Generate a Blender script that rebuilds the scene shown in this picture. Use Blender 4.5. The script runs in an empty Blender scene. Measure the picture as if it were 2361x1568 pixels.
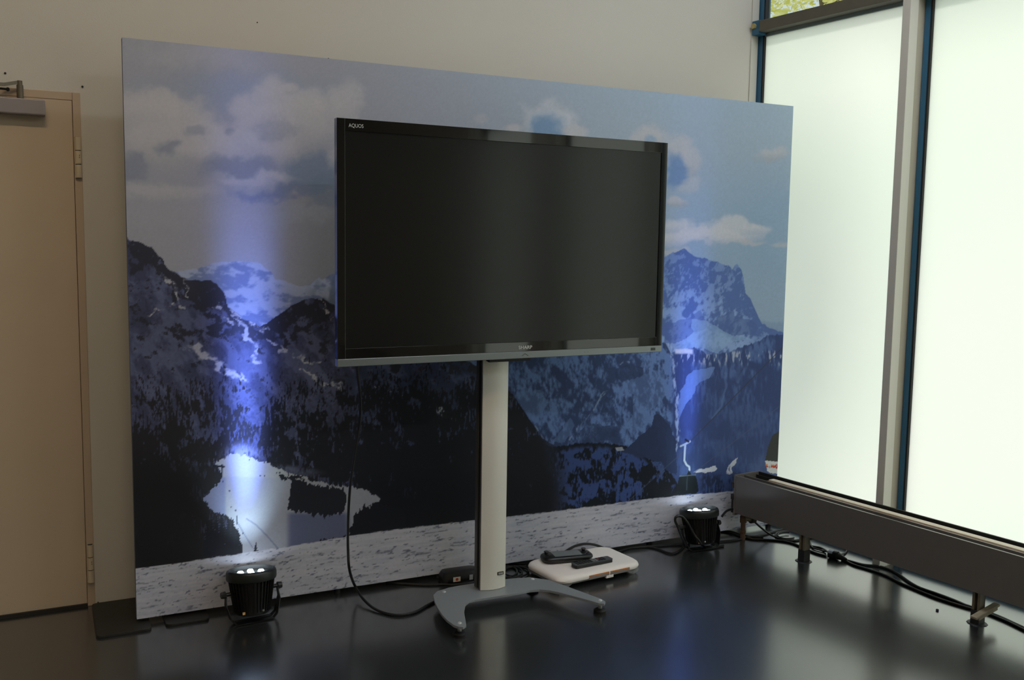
import bpy, bmesh, math, random
import numpy as np
from mathutils import Vector, Matrix

SC = bpy.context.scene
COL = SC.collection
random.seed(7)

# ------------------------------------------------------------------ camera
FPX, PITCH, ROLL, YAW, HC = 2184.06, .1007, -.0152, .4619, 1.4753
IW, IH = 2361, 1568
PHI = .1162                      # the window wall stands off square to the back wall by this angle
_fx = np.array([math.cos(YAW), -math.sin(YAW), 0.]); _f0 = np.array([math.sin(YAW), math.cos(YAW), 0.]); _z = np.array([0, 0, 1.])
_fw = _f0 * math.cos(PITCH) - _z * math.sin(PITCH); _up = _f0 * math.sin(PITCH) + _z * math.cos(PITCH)
_R = math.cos(ROLL) * _fx - math.sin(ROLL) * _up; _U = math.sin(ROLL) * _fx + math.cos(ROLL) * _up
cam_d = bpy.data.cameras.new('camera'); cam = bpy.data.objects.new('camera', cam_d); COL.objects.link(cam)
cam_d.sensor_width = 36; cam_d.sensor_fit = 'HORIZONTAL'; cam_d.lens = FPX / IW * 36; cam_d.clip_start = .05; cam_d.clip_end = 200
cam.matrix_world = Matrix(((_R[0], _U[0], -_fw[0], 0), (_R[1], _U[1], -_fw[1], 0), (_R[2], _U[2], -_fw[2], HC), (0, 0, 0, 1)))
SC.camera = cam

# ------------------------------------------------------------------ world, sun, exposure
SKY_STRENGTH = .85
SUN_STRENGTH = 2.7
EXPOSURE = 0.0
world = bpy.data.worlds.new('sky'); SC.world = world; world.use_nodes = True
_n = world.node_tree.nodes; _n.clear()
_o = _n.new('ShaderNodeOutputWorld'); _b = _n.new('ShaderNodeBackground')
_b.inputs[0].default_value = (.84, .94, 1.06, 1); _b.inputs[1].default_value = SKY_STRENGTH
world.node_tree.links.new(_b.outputs[0], _o.inputs[0])
sun_d = bpy.data.lights.new('sun', 'SUN'); sun = bpy.data.objects.new('sun', sun_d); COL.objects.link(sun)
sun_d.energy = SUN_STRENGTH; sun_d.angle = math.radians(10); sun_d.color = (1, .96, .88)
_sd = Vector((math.cos(math.radians(-8)) * math.cos(math.radians(58)), math.sin(math.radians(-8)) * math.cos(math.radians(58)), math.sin(math.radians(58))))
sun.rotation_euler = _sd.to_track_quat('Z', 'Y').to_euler(); sun.location = (12, 0, 12)
SC.view_settings.view_transform = 'Standard'; SC.view_settings.look = 'None'; SC.view_settings.gamma = 1
SC.view_settings.use_curve_mapping = False; SC.view_settings.exposure = EXPOSURE
SC.cycles.max_bounces = 10; SC.cycles.diffuse_bounces = 6; SC.cycles.transmission_bounces = 8; SC.cycles.transparent_max_bounces = 12
SC.cycles.sample_clamp_indirect = 8

# ------------------------------------------------------------------ photo pixel -> place
def ray(x, y): return _fw + _R * ((x - IW / 2) / FPX) - _U * ((y - IH / 2) / FPX)
def onz(x, y, Z=0.): d = ray(x, y); t = (Z - HC) / d[2]; return Vector((d[0] * t, d[1] * t, Z))
def ony(x, y, Y): d = ray(x, y); t = Y / d[1]; return Vector((d[0] * t, Y, HC + d[2] * t))
CP, SP = math.cos(PHI), math.sin(PHI)
def W2(X, Y, Z=0.): return Vector((X * CP - Y * SP, X * SP + Y * CP, Z))     # window-wall frame -> world

# ------------------------------------------------------------------ helpers
def lin(c):
    out = []
    for v in c[:3]:
        v = v / 255.
        out.append(v / 12.92 if v <= .04045 else ((v + .055) / 1.055) ** 2.4)
    return tuple(out) + (1.,)

MATS = {}
def mat(name, rgb, rough=.5, metal=0., spec=.5, noise=0., nscale=8., bump=0., bscale=60., emit=None, estr=0., detail=4., coat=0.):
    if name in MATS: return MATS[name]
    m = bpy.data.materials.new(name); m.use_nodes = True; nt = m.node_tree; p = nt.nodes['Principled BSDF']
    c = lin(rgb); p.inputs['Base Color'].default_value = c
    p.inputs['Roughness'].default_value = rough; p.inputs['Metallic'].default_value = metal; p.inputs['Specular IOR Level'].default_value = spec
    p.inputs['Coat Weight'].default_value = coat
    tc = nt.nodes.new('ShaderNodeTexCoord')
    if noise > 0:
        n = nt.nodes.new('ShaderNodeTexNoise'); n.inputs['Scale'].default_value = nscale; n.inputs['Detail'].default_value = detail
        nt.links.new(tc.outputs['Object'], n.inputs['Vector'])
        r = nt.nodes.new('ShaderNodeMix'); r.data_type = 'RGBA'
        r.inputs['A'].default_value = tuple(v * (1 - noise) for v in c[:3]) + (1,)
        r.inputs['B'].default_value = tuple(min(1, v * (1 + noise)) for v in c[:3]) + (1,)
        nt.links.new(n.outputs['Fac'], r.inputs['Factor']); nt.links.new(r.outputs['Result'], p.inputs['Base Color'])
    if bump > 0:
        n2 = nt.nodes.new('ShaderNodeTexNoise'); n2.inputs['Scale'].default_value = bscale; n2.inputs['Detail'].default_value = 3
        nt.links.new(tc.outputs['Object'], n2.inputs['Vector'])
        b = nt.nodes.new('ShaderNodeBump'); b.inputs['Strength'].default_value = bump; b.inputs['Distance'].default_value = .01
        nt.links.new(n2.outputs['Fac'], b.inputs['Height']); nt.links.new(b.outputs['Normal'], p.inputs['Normal'])
    if emit:
        p.inputs['Emission Color'].default_value = lin(emit); p.inputs['Emission Strength'].default_value = estr
    MATS[name] = m
    return m

class MB:
    """collects shapes; build() links them as one mesh object"""
    def __init__(s): s.bm = bmesh.new()
    def box(s, x0, x1, y0, y1, z0, z1, M=None):
        vs = [s.bm.verts.new((x, y, z)) for z in (z0, z1) for y in (y0, y1) for x in (x0, x1)]
        if M is not None:
            for v in vs: v.co = M @ v.co
        for f in ((0, 2, 3, 1), (4, 5, 7, 6), (0, 1, 5, 4), (2, 6, 7, 3), (0, 4, 6, 2), (1, 3, 7, 5)): s.bm.faces.new([vs[i] for i in f])
        return s
    def prism(s, poly, z0, z1, axis='Z'):
        def P(a, b, h): return (a, b, h) if axis == 'Z' else ((a, h, b) if axis == 'Y' else (h, a, b))
        lo = [s.bm.verts.new(P(a, b, z0)) for a, b in poly]; hi = [s.bm.verts.new(P(a, b, z1)) for a, b in poly]
        n = len(poly)
        s.bm.faces.new(lo[::-1]); s.bm.faces.new(hi)
        for i in range(n): s.bm.faces.new((lo[i], lo[(i + 1) % n], hi[(i + 1) % n], hi[i]))
        return s
    def cyl(s, p0, p1, r0, r1=None, seg=16):
        r1 = r0 if r1 is None else r1
        p0, p1 = Vector(p0), Vector(p1); d = (p1 - p0).normalized(); a = d.orthogonal().normalized(); b = d.cross(a)
        A = []; B = []
        for i in range(seg):
            t = 2 * math.pi * i / seg; o = a * math.cos(t) + b * math.sin(t)
            A.append(s.bm.verts.new(p0 + o * r0)); B.append(s.bm.verts.new(p1 + o * r1))
        for i in range(seg): s.bm.faces.new((A[i], A[(i + 1) % seg], B[(i + 1) % seg], B[i]))
        s.bm.faces.new(A[::-1]); s.bm.faces.new(B)
        return s
    def lathe(s, prof, seg=32, c=(0, 0)):
        rings = []
        for r, z in prof:
            rings.append([s.bm.verts.new((c[0] + r * math.cos(2 * math.pi * i / seg), c[1] + r * math.sin(2 * math.pi * i / seg), z)) for i in range(seg)] if r > 1e-6 else [s.bm.verts.new((c[0], c[1], z))])
        for A, B in zip(rings, rings[1:]):
            for i in range(seg):
                j = (i + 1) % seg
                if len(A) == 1 and len(B) == 1: continue
                if len(A) == 1: s.bm.faces.new((A[0], B[j], B[i]))
                elif len(B) == 1: s.bm.faces.new((A[i], A[j], B[0]))
                else: s.bm.faces.new((A[i], A[j], B[j], B[i]))
        return s
    def tube(s, pts, r, seg=8, smooth=6):
        P = [Vector(p) for p in pts]
        if smooth > 1 and len(P) > 2:
            Q = []
            for i in range(len(P) - 1):
                a = P[max(i - 1, 0)]; b = P[i]; c = P[i + 1]; d = P[min(i + 2, len(P) - 1)]
                for k in range(smooth):
                    t = k / smooth
                    Q.append(.5 * ((2 * b) + (c - a) * t + (2 * a - 5 * b + 4 * c - d) * t * t + (3 * b - a - 3 * c + d) * t ** 3))
            P = Q + [P[-1]]
        n = None; rings = []
        for i, p in enumerate(P):
            d = (P[min(i + 1, len(P) - 1)] - P[max(i - 1, 0)])
            if d.length < 1e-9: d = Vector((1, 0, 0))
            d.normalize()
            if n is None: n = d.orthogonal().normalized()
            else:
                n = n - d * n.dot(d)
                n = n.normalized() if n.length > 1e-6 else d.orthogonal().normalized()
            b = d.cross(n)
            rings.append([s.bm.verts.new(p + (n * math.cos(2 * math.pi * k / seg) + b * math.sin(2 * math.pi * k / seg)) * r) for k in range(seg)])
        for A, B in zip(rings, rings[1:]):
            for k in range(seg): s.bm.faces.new((A[k], A[(k + 1) % seg], B[(k + 1) % seg], B[k]))
        s.bm.faces.new(rings[0][::-1]); s.bm.faces.new(rings[-1])
        return s
    def strap(s, pts, w, th, wdir=(0, 1, 0)):
        """flat strip through pts, width along wdir"""
        P = [Vector(p) for p in pts]; wd = Vector(wdir).normalized(); rings = []
        for i, p in enumerate(P):
            d = (P[min(i + 1, len(P) - 1)] - P[max(i - 1, 0)]).normalized(); nn = d.cross(wd).normalized()
            rings.append([s.bm.verts.new(p + wd * (a * w / 2) + nn * (b * th / 2)) for a, b in ((-1, -1), (1, -1), (1, 1), (-1, 1))])
        for A, B in zip(rings, rings[1:]):
            for k in range(4): s.bm.faces.new((A[k], A[(k + 1) % 4], B[(k + 1) % 4], B[k]))
        s.bm.faces.new(rings[0][::-1]); s.bm.faces.new(rings[-1])
        return s
    def build(s, name, m, parent=None, bevel=0., bseg=2, smooth=False, loc=None, rot=None):
        bmesh.ops.recalc_face_normals(s.bm, faces=s.bm.faces)
        if bevel > 0:
            es = [e for e in s.bm.edges if e.is_manifold and e.calc_face_angle(0) > .5]
            bmesh.ops.bevel(s.bm, geom=es, offset=bevel, segments=bseg, profile=.5, affect='EDGES', clamp_overlap=True)
        me = bpy.data.meshes.new(name); s.bm.to_mesh(me); s.bm.free()
        me.materials.append(m)
        if smooth:
            for p in me.polygons: p.use_smooth = True
            try: me.set_sharp_from_angle(angle=math.radians(40))
            except Exception: pass
        o = bpy.data.objects.new(name, me); COL.objects.link(o)
        if parent is not None: o.parent = parent
        if loc is not None: o.location = loc
        if rot is not None: o.rotation_euler = rot
        return o

def empty(name, loc, rz=0.):
    o = bpy.data.objects.new(name, None); COL.objects.link(o); o.location = loc; o.rotation_euler = (0, 0, rz); o.empty_display_size = .1
    return o
def tag(o, label=None, cat=None, group=None, kind=None):
    if label: o['label'] = label
    if cat: o['category'] = cat
    if group: o['group'] = group
    if kind: o['kind'] = kind
    return o
def struct(o): o['kind'] = 'structure'; return o
def text(name, s, size, m, parent, loc, rot=(math.pi / 2, 0, 0), ext=.0004, sx=1., bold=0.):
    c = bpy.data.curves.new(name, 'FONT'); c.body = s; c.size = size; c.extrude = ext; c.align_x = 'LEFT'; c.offset = bold
    t = bpy.data.objects.new(name + '_tmp', c); COL.objects.link(t)
    bpy.context.view_layer.update()
    me = bpy.data.meshes.new_from_object(t); bpy.data.objects.remove(t)
    for v in me.vertices: v.co.x *= sx
    me.materials.clear(); me.materials.append(m)
    o = bpy.data.objects.new(name, me); COL.objects.link(o); o.parent = parent; o.location = loc; o.rotation_euler = rot
    return o

# ------------------------------------------------------------------ materials of the room
M_wall = mat('wall_paint', (212, 208, 198), .85, spec=.2, noise=.03, nscale=1.5, bump=.08, bscale=180)
M_ceil = mat('ceiling_paint', (205, 202, 195), .9, spec=.2)
M_white_steel = mat('mullion_paint', (206, 203, 192), .5, noise=.04, nscale=6)
M_beige_steel = mat('mullion_spacer_paint', (176, 168, 150), .55, noise=.04, nscale=6)
M_blue = mat('blue_frame_paint', (44, 98, 130), .4, noise=.06, nscale=30)
M_gasket = mat('black_gasket', (18, 20, 22), .6)
M_transom = mat('transom_steel', (92, 88, 76), .6, noise=.18, nscale=25)
M_door = mat('door_paint', (197, 177, 150), .55, noise=.04, nscale=2.5)
M_doorframe = mat('door_frame_paint', (192, 171, 146), .55, noise=.05, nscale=6)
M_mark_shade = mat('mark_and_shade', (40, 35, 30), .8)  # dark brown of plugs and links; also shade painted into gaps and wall foot
M_black_rubber = mat('black_rubber', (14, 14, 15), .55)
M_cable = mat('cable_rubber', (16, 17, 18), .42)

def floor_material():
    m = bpy.data.materials.new('floor_linoleum'); m.use_nodes = True; nt = m.node_tree; p = nt.nodes['Principled BSDF']
    tc = nt.nodes.new('ShaderNodeTexCoord')
    n = nt.nodes.new('ShaderNodeTexNoise'); n.inputs['Scale'].default_value = 1.2; n.inputs['Detail'].default_value = 8; n.inputs['Roughness'].default_value = .65
    nt.links.new(tc.outputs['Object'], n.inputs['Vector'])
    mx = nt.nodes.new('ShaderNodeMix'); mx.data_type = 'RGBA'
    mx.inputs['A'].default_value = lin((33, 36, 37)); mx.inputs['B'].default_value = lin((46, 49, 50))
    nt.links.new(n.outputs['Fac'], mx.inputs['Factor']); nt.links.new(mx.outputs['Result'], p.inputs['Base Color'])
    n2 = nt.nodes.new('ShaderNodeTexNoise'); n2.inputs['Scale'].default_value = 5; n2.inputs['Detail'].default_value = 6
    nt.links.new(tc.outputs['Object'], n2.inputs['Vector'])
    mr = nt.nodes.new('ShaderNodeMapRange'); mr.inputs['To Min'].default_value = .20; mr.inputs['To Max'].default_value = .30
    nt.links.new(n2.outputs['Fac'], mr.inputs['Value']); nt.links.new(mr.outputs['Result'], p.inputs['Roughness'])
    n3 = nt.nodes.new('ShaderNodeTexNoise'); n3.inputs['Scale'].default_value = 220; n3.inputs['Detail'].default_value = 2
    nt.links.new(tc.outputs['Object'], n3.inputs['Vector'])
    b = nt.nodes.new('ShaderNodeBump'); b.inputs['Strength'].default_value = .06; b.inputs['Distance'].default_value = .004
    nt.links.new(n3.outputs['Fac'], b.inputs['Height']); nt.links.new(b.outputs['Normal'], p.inputs['Normal'])
    p.inputs['Specular IOR Level'].default_value = .8; p.inputs['Coat Weight'].default_value = 1.; p.inputs['Coat Roughness'].default_value = .2; p.inputs['Coat IOR'].default_value = 1.8
    return m

def frosted_material():
    m = bpy.data.materials.new('frosted_glass'); m.use_nodes = True; nt = m.node_tree; nt.nodes.clear()
    out = nt.nodes.new('ShaderNodeOutputMaterial'); t = nt.nodes.new('ShaderNodeBsdfTranslucent'); t.inputs[0].default_value = (.93, .96, .88, 1)
    g = nt.nodes.new('ShaderNodeBsdfGlossy'); g.inputs['Roughness'].default_value = .35
    mx = nt.nodes.new('ShaderNodeMixShader'); mx.inputs[0].default_value = .05
    tc = nt.nodes.new('ShaderNodeTexCoord'); n = nt.nodes.new('ShaderNodeTexNoise'); n.inputs['Scale'].default_value = .8; n.inputs['Detail'].default_value = 1
    nt.links.new(tc.outputs['Object'], n.inputs['Vector'])
    c = nt.nodes.new('ShaderNodeMix'); c.data_type = 'RGBA'; c.inputs['A'].default_value = (.91, .97, .90, 1); c.inputs['B'].default_value = (.98, .97, .95, 1)
    nt.links.new(n.outputs['Fac'], c.inputs['Factor']); nt.links.new(c.outputs['Result'], t.inputs[0])
    nt.links.new(t.outputs[0], mx.inputs[1]); nt.links.new(g.outputs[0], mx.inputs[2]); nt.links.new(mx.outputs[0], out.inputs[0])
    return m
def clear_material():
    m = bpy.data.materials.new('clear_glass'); m.use_nodes = True; nt = m.node_tree; nt.nodes.clear()
    out = nt.nodes.new('ShaderNodeOutputMaterial'); t = nt.nodes.new('ShaderNodeBsdfTransparent'); t.inputs[0].default_value = (.93, .96, .93, 1)
    g = nt.nodes.new('ShaderNodeBsdfGlossy'); g.inputs['Roughness'].default_value = .02
    mx = nt.nodes.new('ShaderNodeMixShader'); mx.inputs[0].default_value = .07
    nt.links.new(t.outputs[0], mx.inputs[1]); nt.links.new(g.outputs[0], mx.inputs[2]); nt.links.new(mx.outputs[0], out.inputs[0])
    return m

# ------------------------------------------------------------------ room shell
YW = 4.0555            # back wall plane
ZC = 3.9               # ceiling
XL, YR = -3.6, -6.6    # left and rear walls
XG = 3.899             # window frame plane (window-wall frame)
def win_at_y(Yworld, X=3.95):   # world X of the plane X=const of the window frame at a world Y
    Y = (Yworld - X * SP) / CP; return X * CP - Y * SP
room_poly = [(XL, YR), (win_at_y(YR), YR), (win_at_y(YW), YW), (XL, YW)]
struct(MB().prism(room_poly, -.12, 0.).build('floor', floor_material()))
struct(MB().prism(room_poly, ZC, ZC + .2).build('ceiling', M_ceil))
# back wall with the door opening
DX0, DX1, DZ1 = -.87, .156, 2.026
w = MB(); w.box(XL - .2, DX0, YW, YW + .2, 0, ZC).box(DX1, win_at_y(YW) + .02, YW, YW + .2, 0, ZC).box(DX0, DX1, YW, YW + .2, DZ1, ZC)
wall_back = struct(w.build('wall_back', M_wall))
struct(MB().box(XL - .2, XL, YR, YW, 0, ZC).build('wall_left', M_wall))
struct(MB().box(XL - .2, win_at_y(YR) + .3, YR - .2, YR, 0, ZC).build('wall_rear', M_wall))
# pale jamb strip where the wall meets the window
struct(MB().box(3.402, 3.447, YW - .006, YW - .0005, 0, ZC).build('trim_1', M_white_steel))
# small marks on the wall
for (x, y) in ((190, 200), (12, 169), (593, 52), (757, 135)):
    p = ony(x, y, YW)
    o = MB().cyl((p.x, YW - .003, p.z), (p.x, YW, p.z), .004 if x < 300 else .0025, seg=10).build('wall_plug', M_mark_shade, wall_back)
p = ony(226, 1389, YW); MB().cyl((p.x, YW - .003, p.z), (p.x, YW, p.z), .003, seg=8).build('wall_plug', M_mark_shade, wall_back)

# unseen ceiling lamps added to brighten the room, window side cool, others warm
FILL_LAMP = 38.
M_fill_lamp_body = mat('fill_lamp_body', (225, 225, 222), .5)
for lx, ly, nm, glow in ((2.75, 2.2, 'nearest the window corner', (242, 247, 255)), (2.6, -.4, 'behind the camera on the window side', (242, 247, 255)), (-.2, 1.6, 'over the middle of the room', (255, 226, 192)), (.8, -3.8, 'towards the rear of the room', (255, 238, 216))):
    e = empty('added_fill_lamp', (lx, ly, ZC - .07)); tag(e, 'added long white fill lamp ' + nm, 'added fill lamp', 'added fill lamps')
    MB().box(-.65, .65, -.09, .09, .02, .07).build('fill_lamp_body', M_fill_lamp_body, e)
    MB().box(-.63, .63, -.075, .075, 0, .02).build('diffuser', mat('fill_lamp_diffuser_%d' % glow[2], (255, 255, 255), .5, emit=glow, estr=FILL_LAMP), e)

# ------------------------------------------------------------------ window wall
M_frost, M_clear = frosted_material(), clear_material()
WF = Matrix.Rotation(PHI, 4, 'Z')
posts = [2.667, 1.045, -.42, -2.35]
def window(idx, y_far, y_near, first=False):
    e = empty('window_%d' % idx, W2(XG, (y_far + y_near) / 2, 0), PHI); struct(e)
    ox, oy = XG, (y_far + y_near) / 2
    def part(name, m, x0, x1, y0, y1, z0, z1, bevel=0.):
        return MB().box(x0 - ox, x1 - ox, y0 - oy, y1 - oy, z0, z1).build(name, m, e, bevel=bevel)
    fw_ = .033 if first else .026
    part('frame_post', M_blue, XG, XG + .05, y_far - fw_, y_far, 0, ZC); part('gasket', M_gasket, XG + .002, XG + .03, y_far - fw_ - .009, y_far - fw_, .03, ZC)
    part('frame_post', M_blue, XG, XG + .05, y_near, y_near + .026, 0, ZC); part('gasket', M_gasket, XG + .002, XG + .03, y_near + .026, y_near + .035, .03, ZC)
    part('bottom_rail', M_blue, XG + .004, XG + .05, y_near + .026, y_far - .026, 0, .03)
    part('transom', M_transom, 3.842, XG + .004, y_near, y_far - (.055 if first else .0), 2.602, 2.657, .002)
    part('transom_frame', mat('transom_frame_lit', (128, 142, 142), .4), XG + .005, XG + .05, y_near + .026, y_far - .026, 2.585, 2.67)  # daylight on this rail is painted in as a lighter grey
    a, b = y_near + .03, y_far - .03
    p = part('frosted_pane', M_frost, XG + .016, XG + .020, a, b, .02, 2.60)
    part('clear_pane', M_clear, XG + .016, XG + .020, a, b, 2.66, ZC - .01)
    part('top_rail', M_blue, XG + .004, XG + .05, y_near + .026, y_far - .026, ZC - .05, ZC)
    if first:
        part('bracket', M_blue, 3.845, XG + .002, y_far - .0545, y_far - .004, 2.590, 2.662, .003)
        q = Vector((3.833 - ox, y_far - .022 - oy, 2.634)); MB().cyl(q, q + Vector((.013, 0, 0)), .0145, seg=6).build('bolt', mat('yellowed_bolt', (176, 160, 104), .5), e)
    # the steel post on the near side
    MB().box(3.7909 - ox, 3.850 - ox, y_near - .02 - oy - .02, y_near - oy, 0, ZC).build('mullion', M_white_steel, e, bevel=.002)
    MB().box(3.850 - ox, XG + .03 - ox, y_near - .036 - oy, y_near - .004 - oy, 0, ZC).build('mullion_web', M_beige_steel, e)
    return e
edges = [3.628]
for pz in posts: edges.append(pz + .02)
for i in range(len(edges) - 1):
    far = edges[i] if i == 0 else edges[i] - (.04 if i < 3 else .40)
    window(i + 1, far, edges[i + 1], i == 0)
# solid pier and the closed rest of that side, behind the camera
def side_wall(name, y0, y1):
    c = W2(3.9, (y0 + y1) / 2); struct(MB().box(-.15, .15, (y0 - y1) / 2, (y1 - y0) / 2, 0, ZC).build(name, M_wall, loc=c, rot=(0, 0, PHI)))
side_wall('wall_right', -8.2, -2.40)
side_wall('wall_pier', -.80, -.445)
# outside: paved ground, an added roof edge shading the upper panes, a tree
struct(MB().prism([(v.x, v.y) for v in (W2(3.96, 14), W2(3.96, -16), W2(30, -16), W2(30, 14))], -.15, -.03).build('ground_outside', mat('pale_paving', (205, 205, 190), .9, noise=.08, nscale=3)))
struct(MB().prism([(v.x, v.y) for v in (W2(3.96, 6), W2(3.96, -9), W2(4.72, -9), W2(4.72, 6))], ZC - .02, ZC + .2).build('added_shade_overhang', M_ceil))  # unseen overhang, added to keep the sun off the upper panes

# ------------------------------------------------------------------ door
def build_door():
    e = empty('door_1', (DX0, YW, 0)); struct(e)
    X0, X1 = DX0, DX1
    f = MB(); f.box(.128 - X0, X1 - X0, -.004, .10, 0, DZ1); f.box(0, .028, -.004, .10, 0, DZ1); f.box(.028, .128 - X0, -.004, .10, DZ1 - .03, DZ1)
    f.build('door_frame', M_doorframe, e, bevel=.002)
    MB().box(.0295, .1265 - X0, -.002, .04, .012, DZ1 - .0305).build('door_leaf', M_door, e, bevel=.002)
    MB().box(.028, .128 - X0, .02, .06, .0, DZ1 - .031).build('door_rebate', M_mark_shade, e)
    M_hinge = mat('hinge_paint', (206, 190, 160), .5)
    for z0, z1 in ((1.703, 1.860), (.098, .256)):
        h = (z1 - z0) / 3; cx = .1425 - X0
        hg = MB().cyl((cx, -.009, z0 + .001), (cx, -.009, z1 - .001), .0095, seg=14).build('hinge', M_mark_shade, e, smooth=True)
        for k in range(3): MB().cyl((cx, -.009, z0 + k * h + .0015), (cx, -.009, z0 + (k + 1) * h - .0015), .0118, seg=16).build('hinge_knuckle', M_hinge, hg, smooth=True)
        for dz in (.0, .008): MB().cyl((cx + .004, -.0215, (z0 + z1) / 2 + dz), (cx + .004, -.019, (z0 + z1) / 2 + dz), .0017, seg=6).build('hinge_pin_mark', M_mark_shade, hg)
    # closer
    M_cl = mat('closer_grey', (150, 144, 146), .45, metal=.4); M_arm = mat('closer_steel', (112, 104, 88), .4, metal=.5)
    c = MB().box(-.26 - X0, .034 - X0, -.055, -.002, 1.927, 1.984).build('door_closer', M_cl, e, bevel=.004)
    MB().cyl((-.048 - X0, -.03, 1.984), (-.048 - X0, -.03, 2.034), .0115, seg=14).cyl((-.048 - X0, -.03, 2.034), (-.048 - X0, -.03, 2.05), .009, seg=12).build('closer_spindle', M_arm, c, smooth=True)
    MB().strap([(-.048 - X0, -.03, 2.045), (-.10 - X0, -.045, 2.030), (-.24 - X0, -.10, 2.02)], .013, .005, (0, 0, 1)).build('closer_arm', M_arm, c)
    MB().strap([(-.085 - X0, -.012, 2.018), (-.24 - X0, -.10, 2.012)], .008, .004, (0, 0, 1)).cyl((-.088 - X0, -.004, 2.018), (-.088 - X0, -.024, 2.018), .006, seg=10).build('closer_link', M_mark_shade, c)
    # marks
    return e
build_door()
struct(MB().box(XL, DX0, YW - .006, YW - .0004, 0, .008).box(DX0 + .03, .128, YW - .012, YW - .003, 0, .012).build('shadow_strip', M_mark_shade))  # dark strip: the shadow line at the wall foot put in as colour

# ------------------------------------------------------------------ the printed backdrop
BX, BY, BW, BH, BZ = .2885, 3.7717, 3.1685, 2.1743, .022

def _hash(ix, iy, seed):
    h = (ix.astype(np.int64) * 374761393 + iy.astype(np.int64) * 668265263 + seed * 1274126177) & 0xffffffff
    h = ((h ^ (h >> 13)) * 1274126177) & 0xffffffff
    h = h ^ (h >> 16)
    return (h & 0xffff) / 65535.
def vnoise(x, y, seed):
    xi, yi = np.floor(x), np.floor(y); fx, fy = x - xi, y - yi
    fx = fx * fx * (3 - 2 * fx); fy = fy * fy * (3 - 2 * fy)
    a = _hash(xi, yi, seed); b = _hash(xi + 1, yi, seed); c = _hash(xi, yi + 1, seed); d = _hash(xi + 1, yi + 1, seed)
    return (a * (1 - fx) + b * fx) * (1 - fy) + (c * (1 - fx) + d * fx) * fy
def fbm(x, y, o=4, seed=1, gain=.55):
    s = 0; a = 1.; t = 0
    for k in range(o): s = s + a * vnoise(x * 2 ** k + 17.3 * k, y * 2 ** k - 9.1 * k, seed + k); t += a; a *= gain
    return s / t
def ss(a, b, x): t = np.clip((x - a) / (b - a), 0, 1); return t * t * (3 - 2 * t)
def inpoly(px, py, poly):
    r = np.zeros(px.shape, bool); n = len(poly)
    for i in range(n):
        x1, y1 = poly[i]; x2, y2 = poly[(i + 1) % n]
        if y1 == y2: continue
        c = ((y1 > py) != (y2 > py)) & (px < (x2 - x1) * (py - y1) / (y2 - y1) + x1)
        r ^= c
    return r
def segd(px, py, pts):
    d = np.full(px.shape, 1e9)
    for (x1, y1), (x2, y2) in zip(pts, pts[1:]):
        vx, vy = x2 - x1, y2 - y1; t = np.clip(((px - x1) * vx + (py - y1) * vy) / (vx * vx + vy * vy), 0, 1)
        d = np.minimum(d, np.hypot(px - x1 - t * vx, py - y1 - t * vy))
    return d

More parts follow.
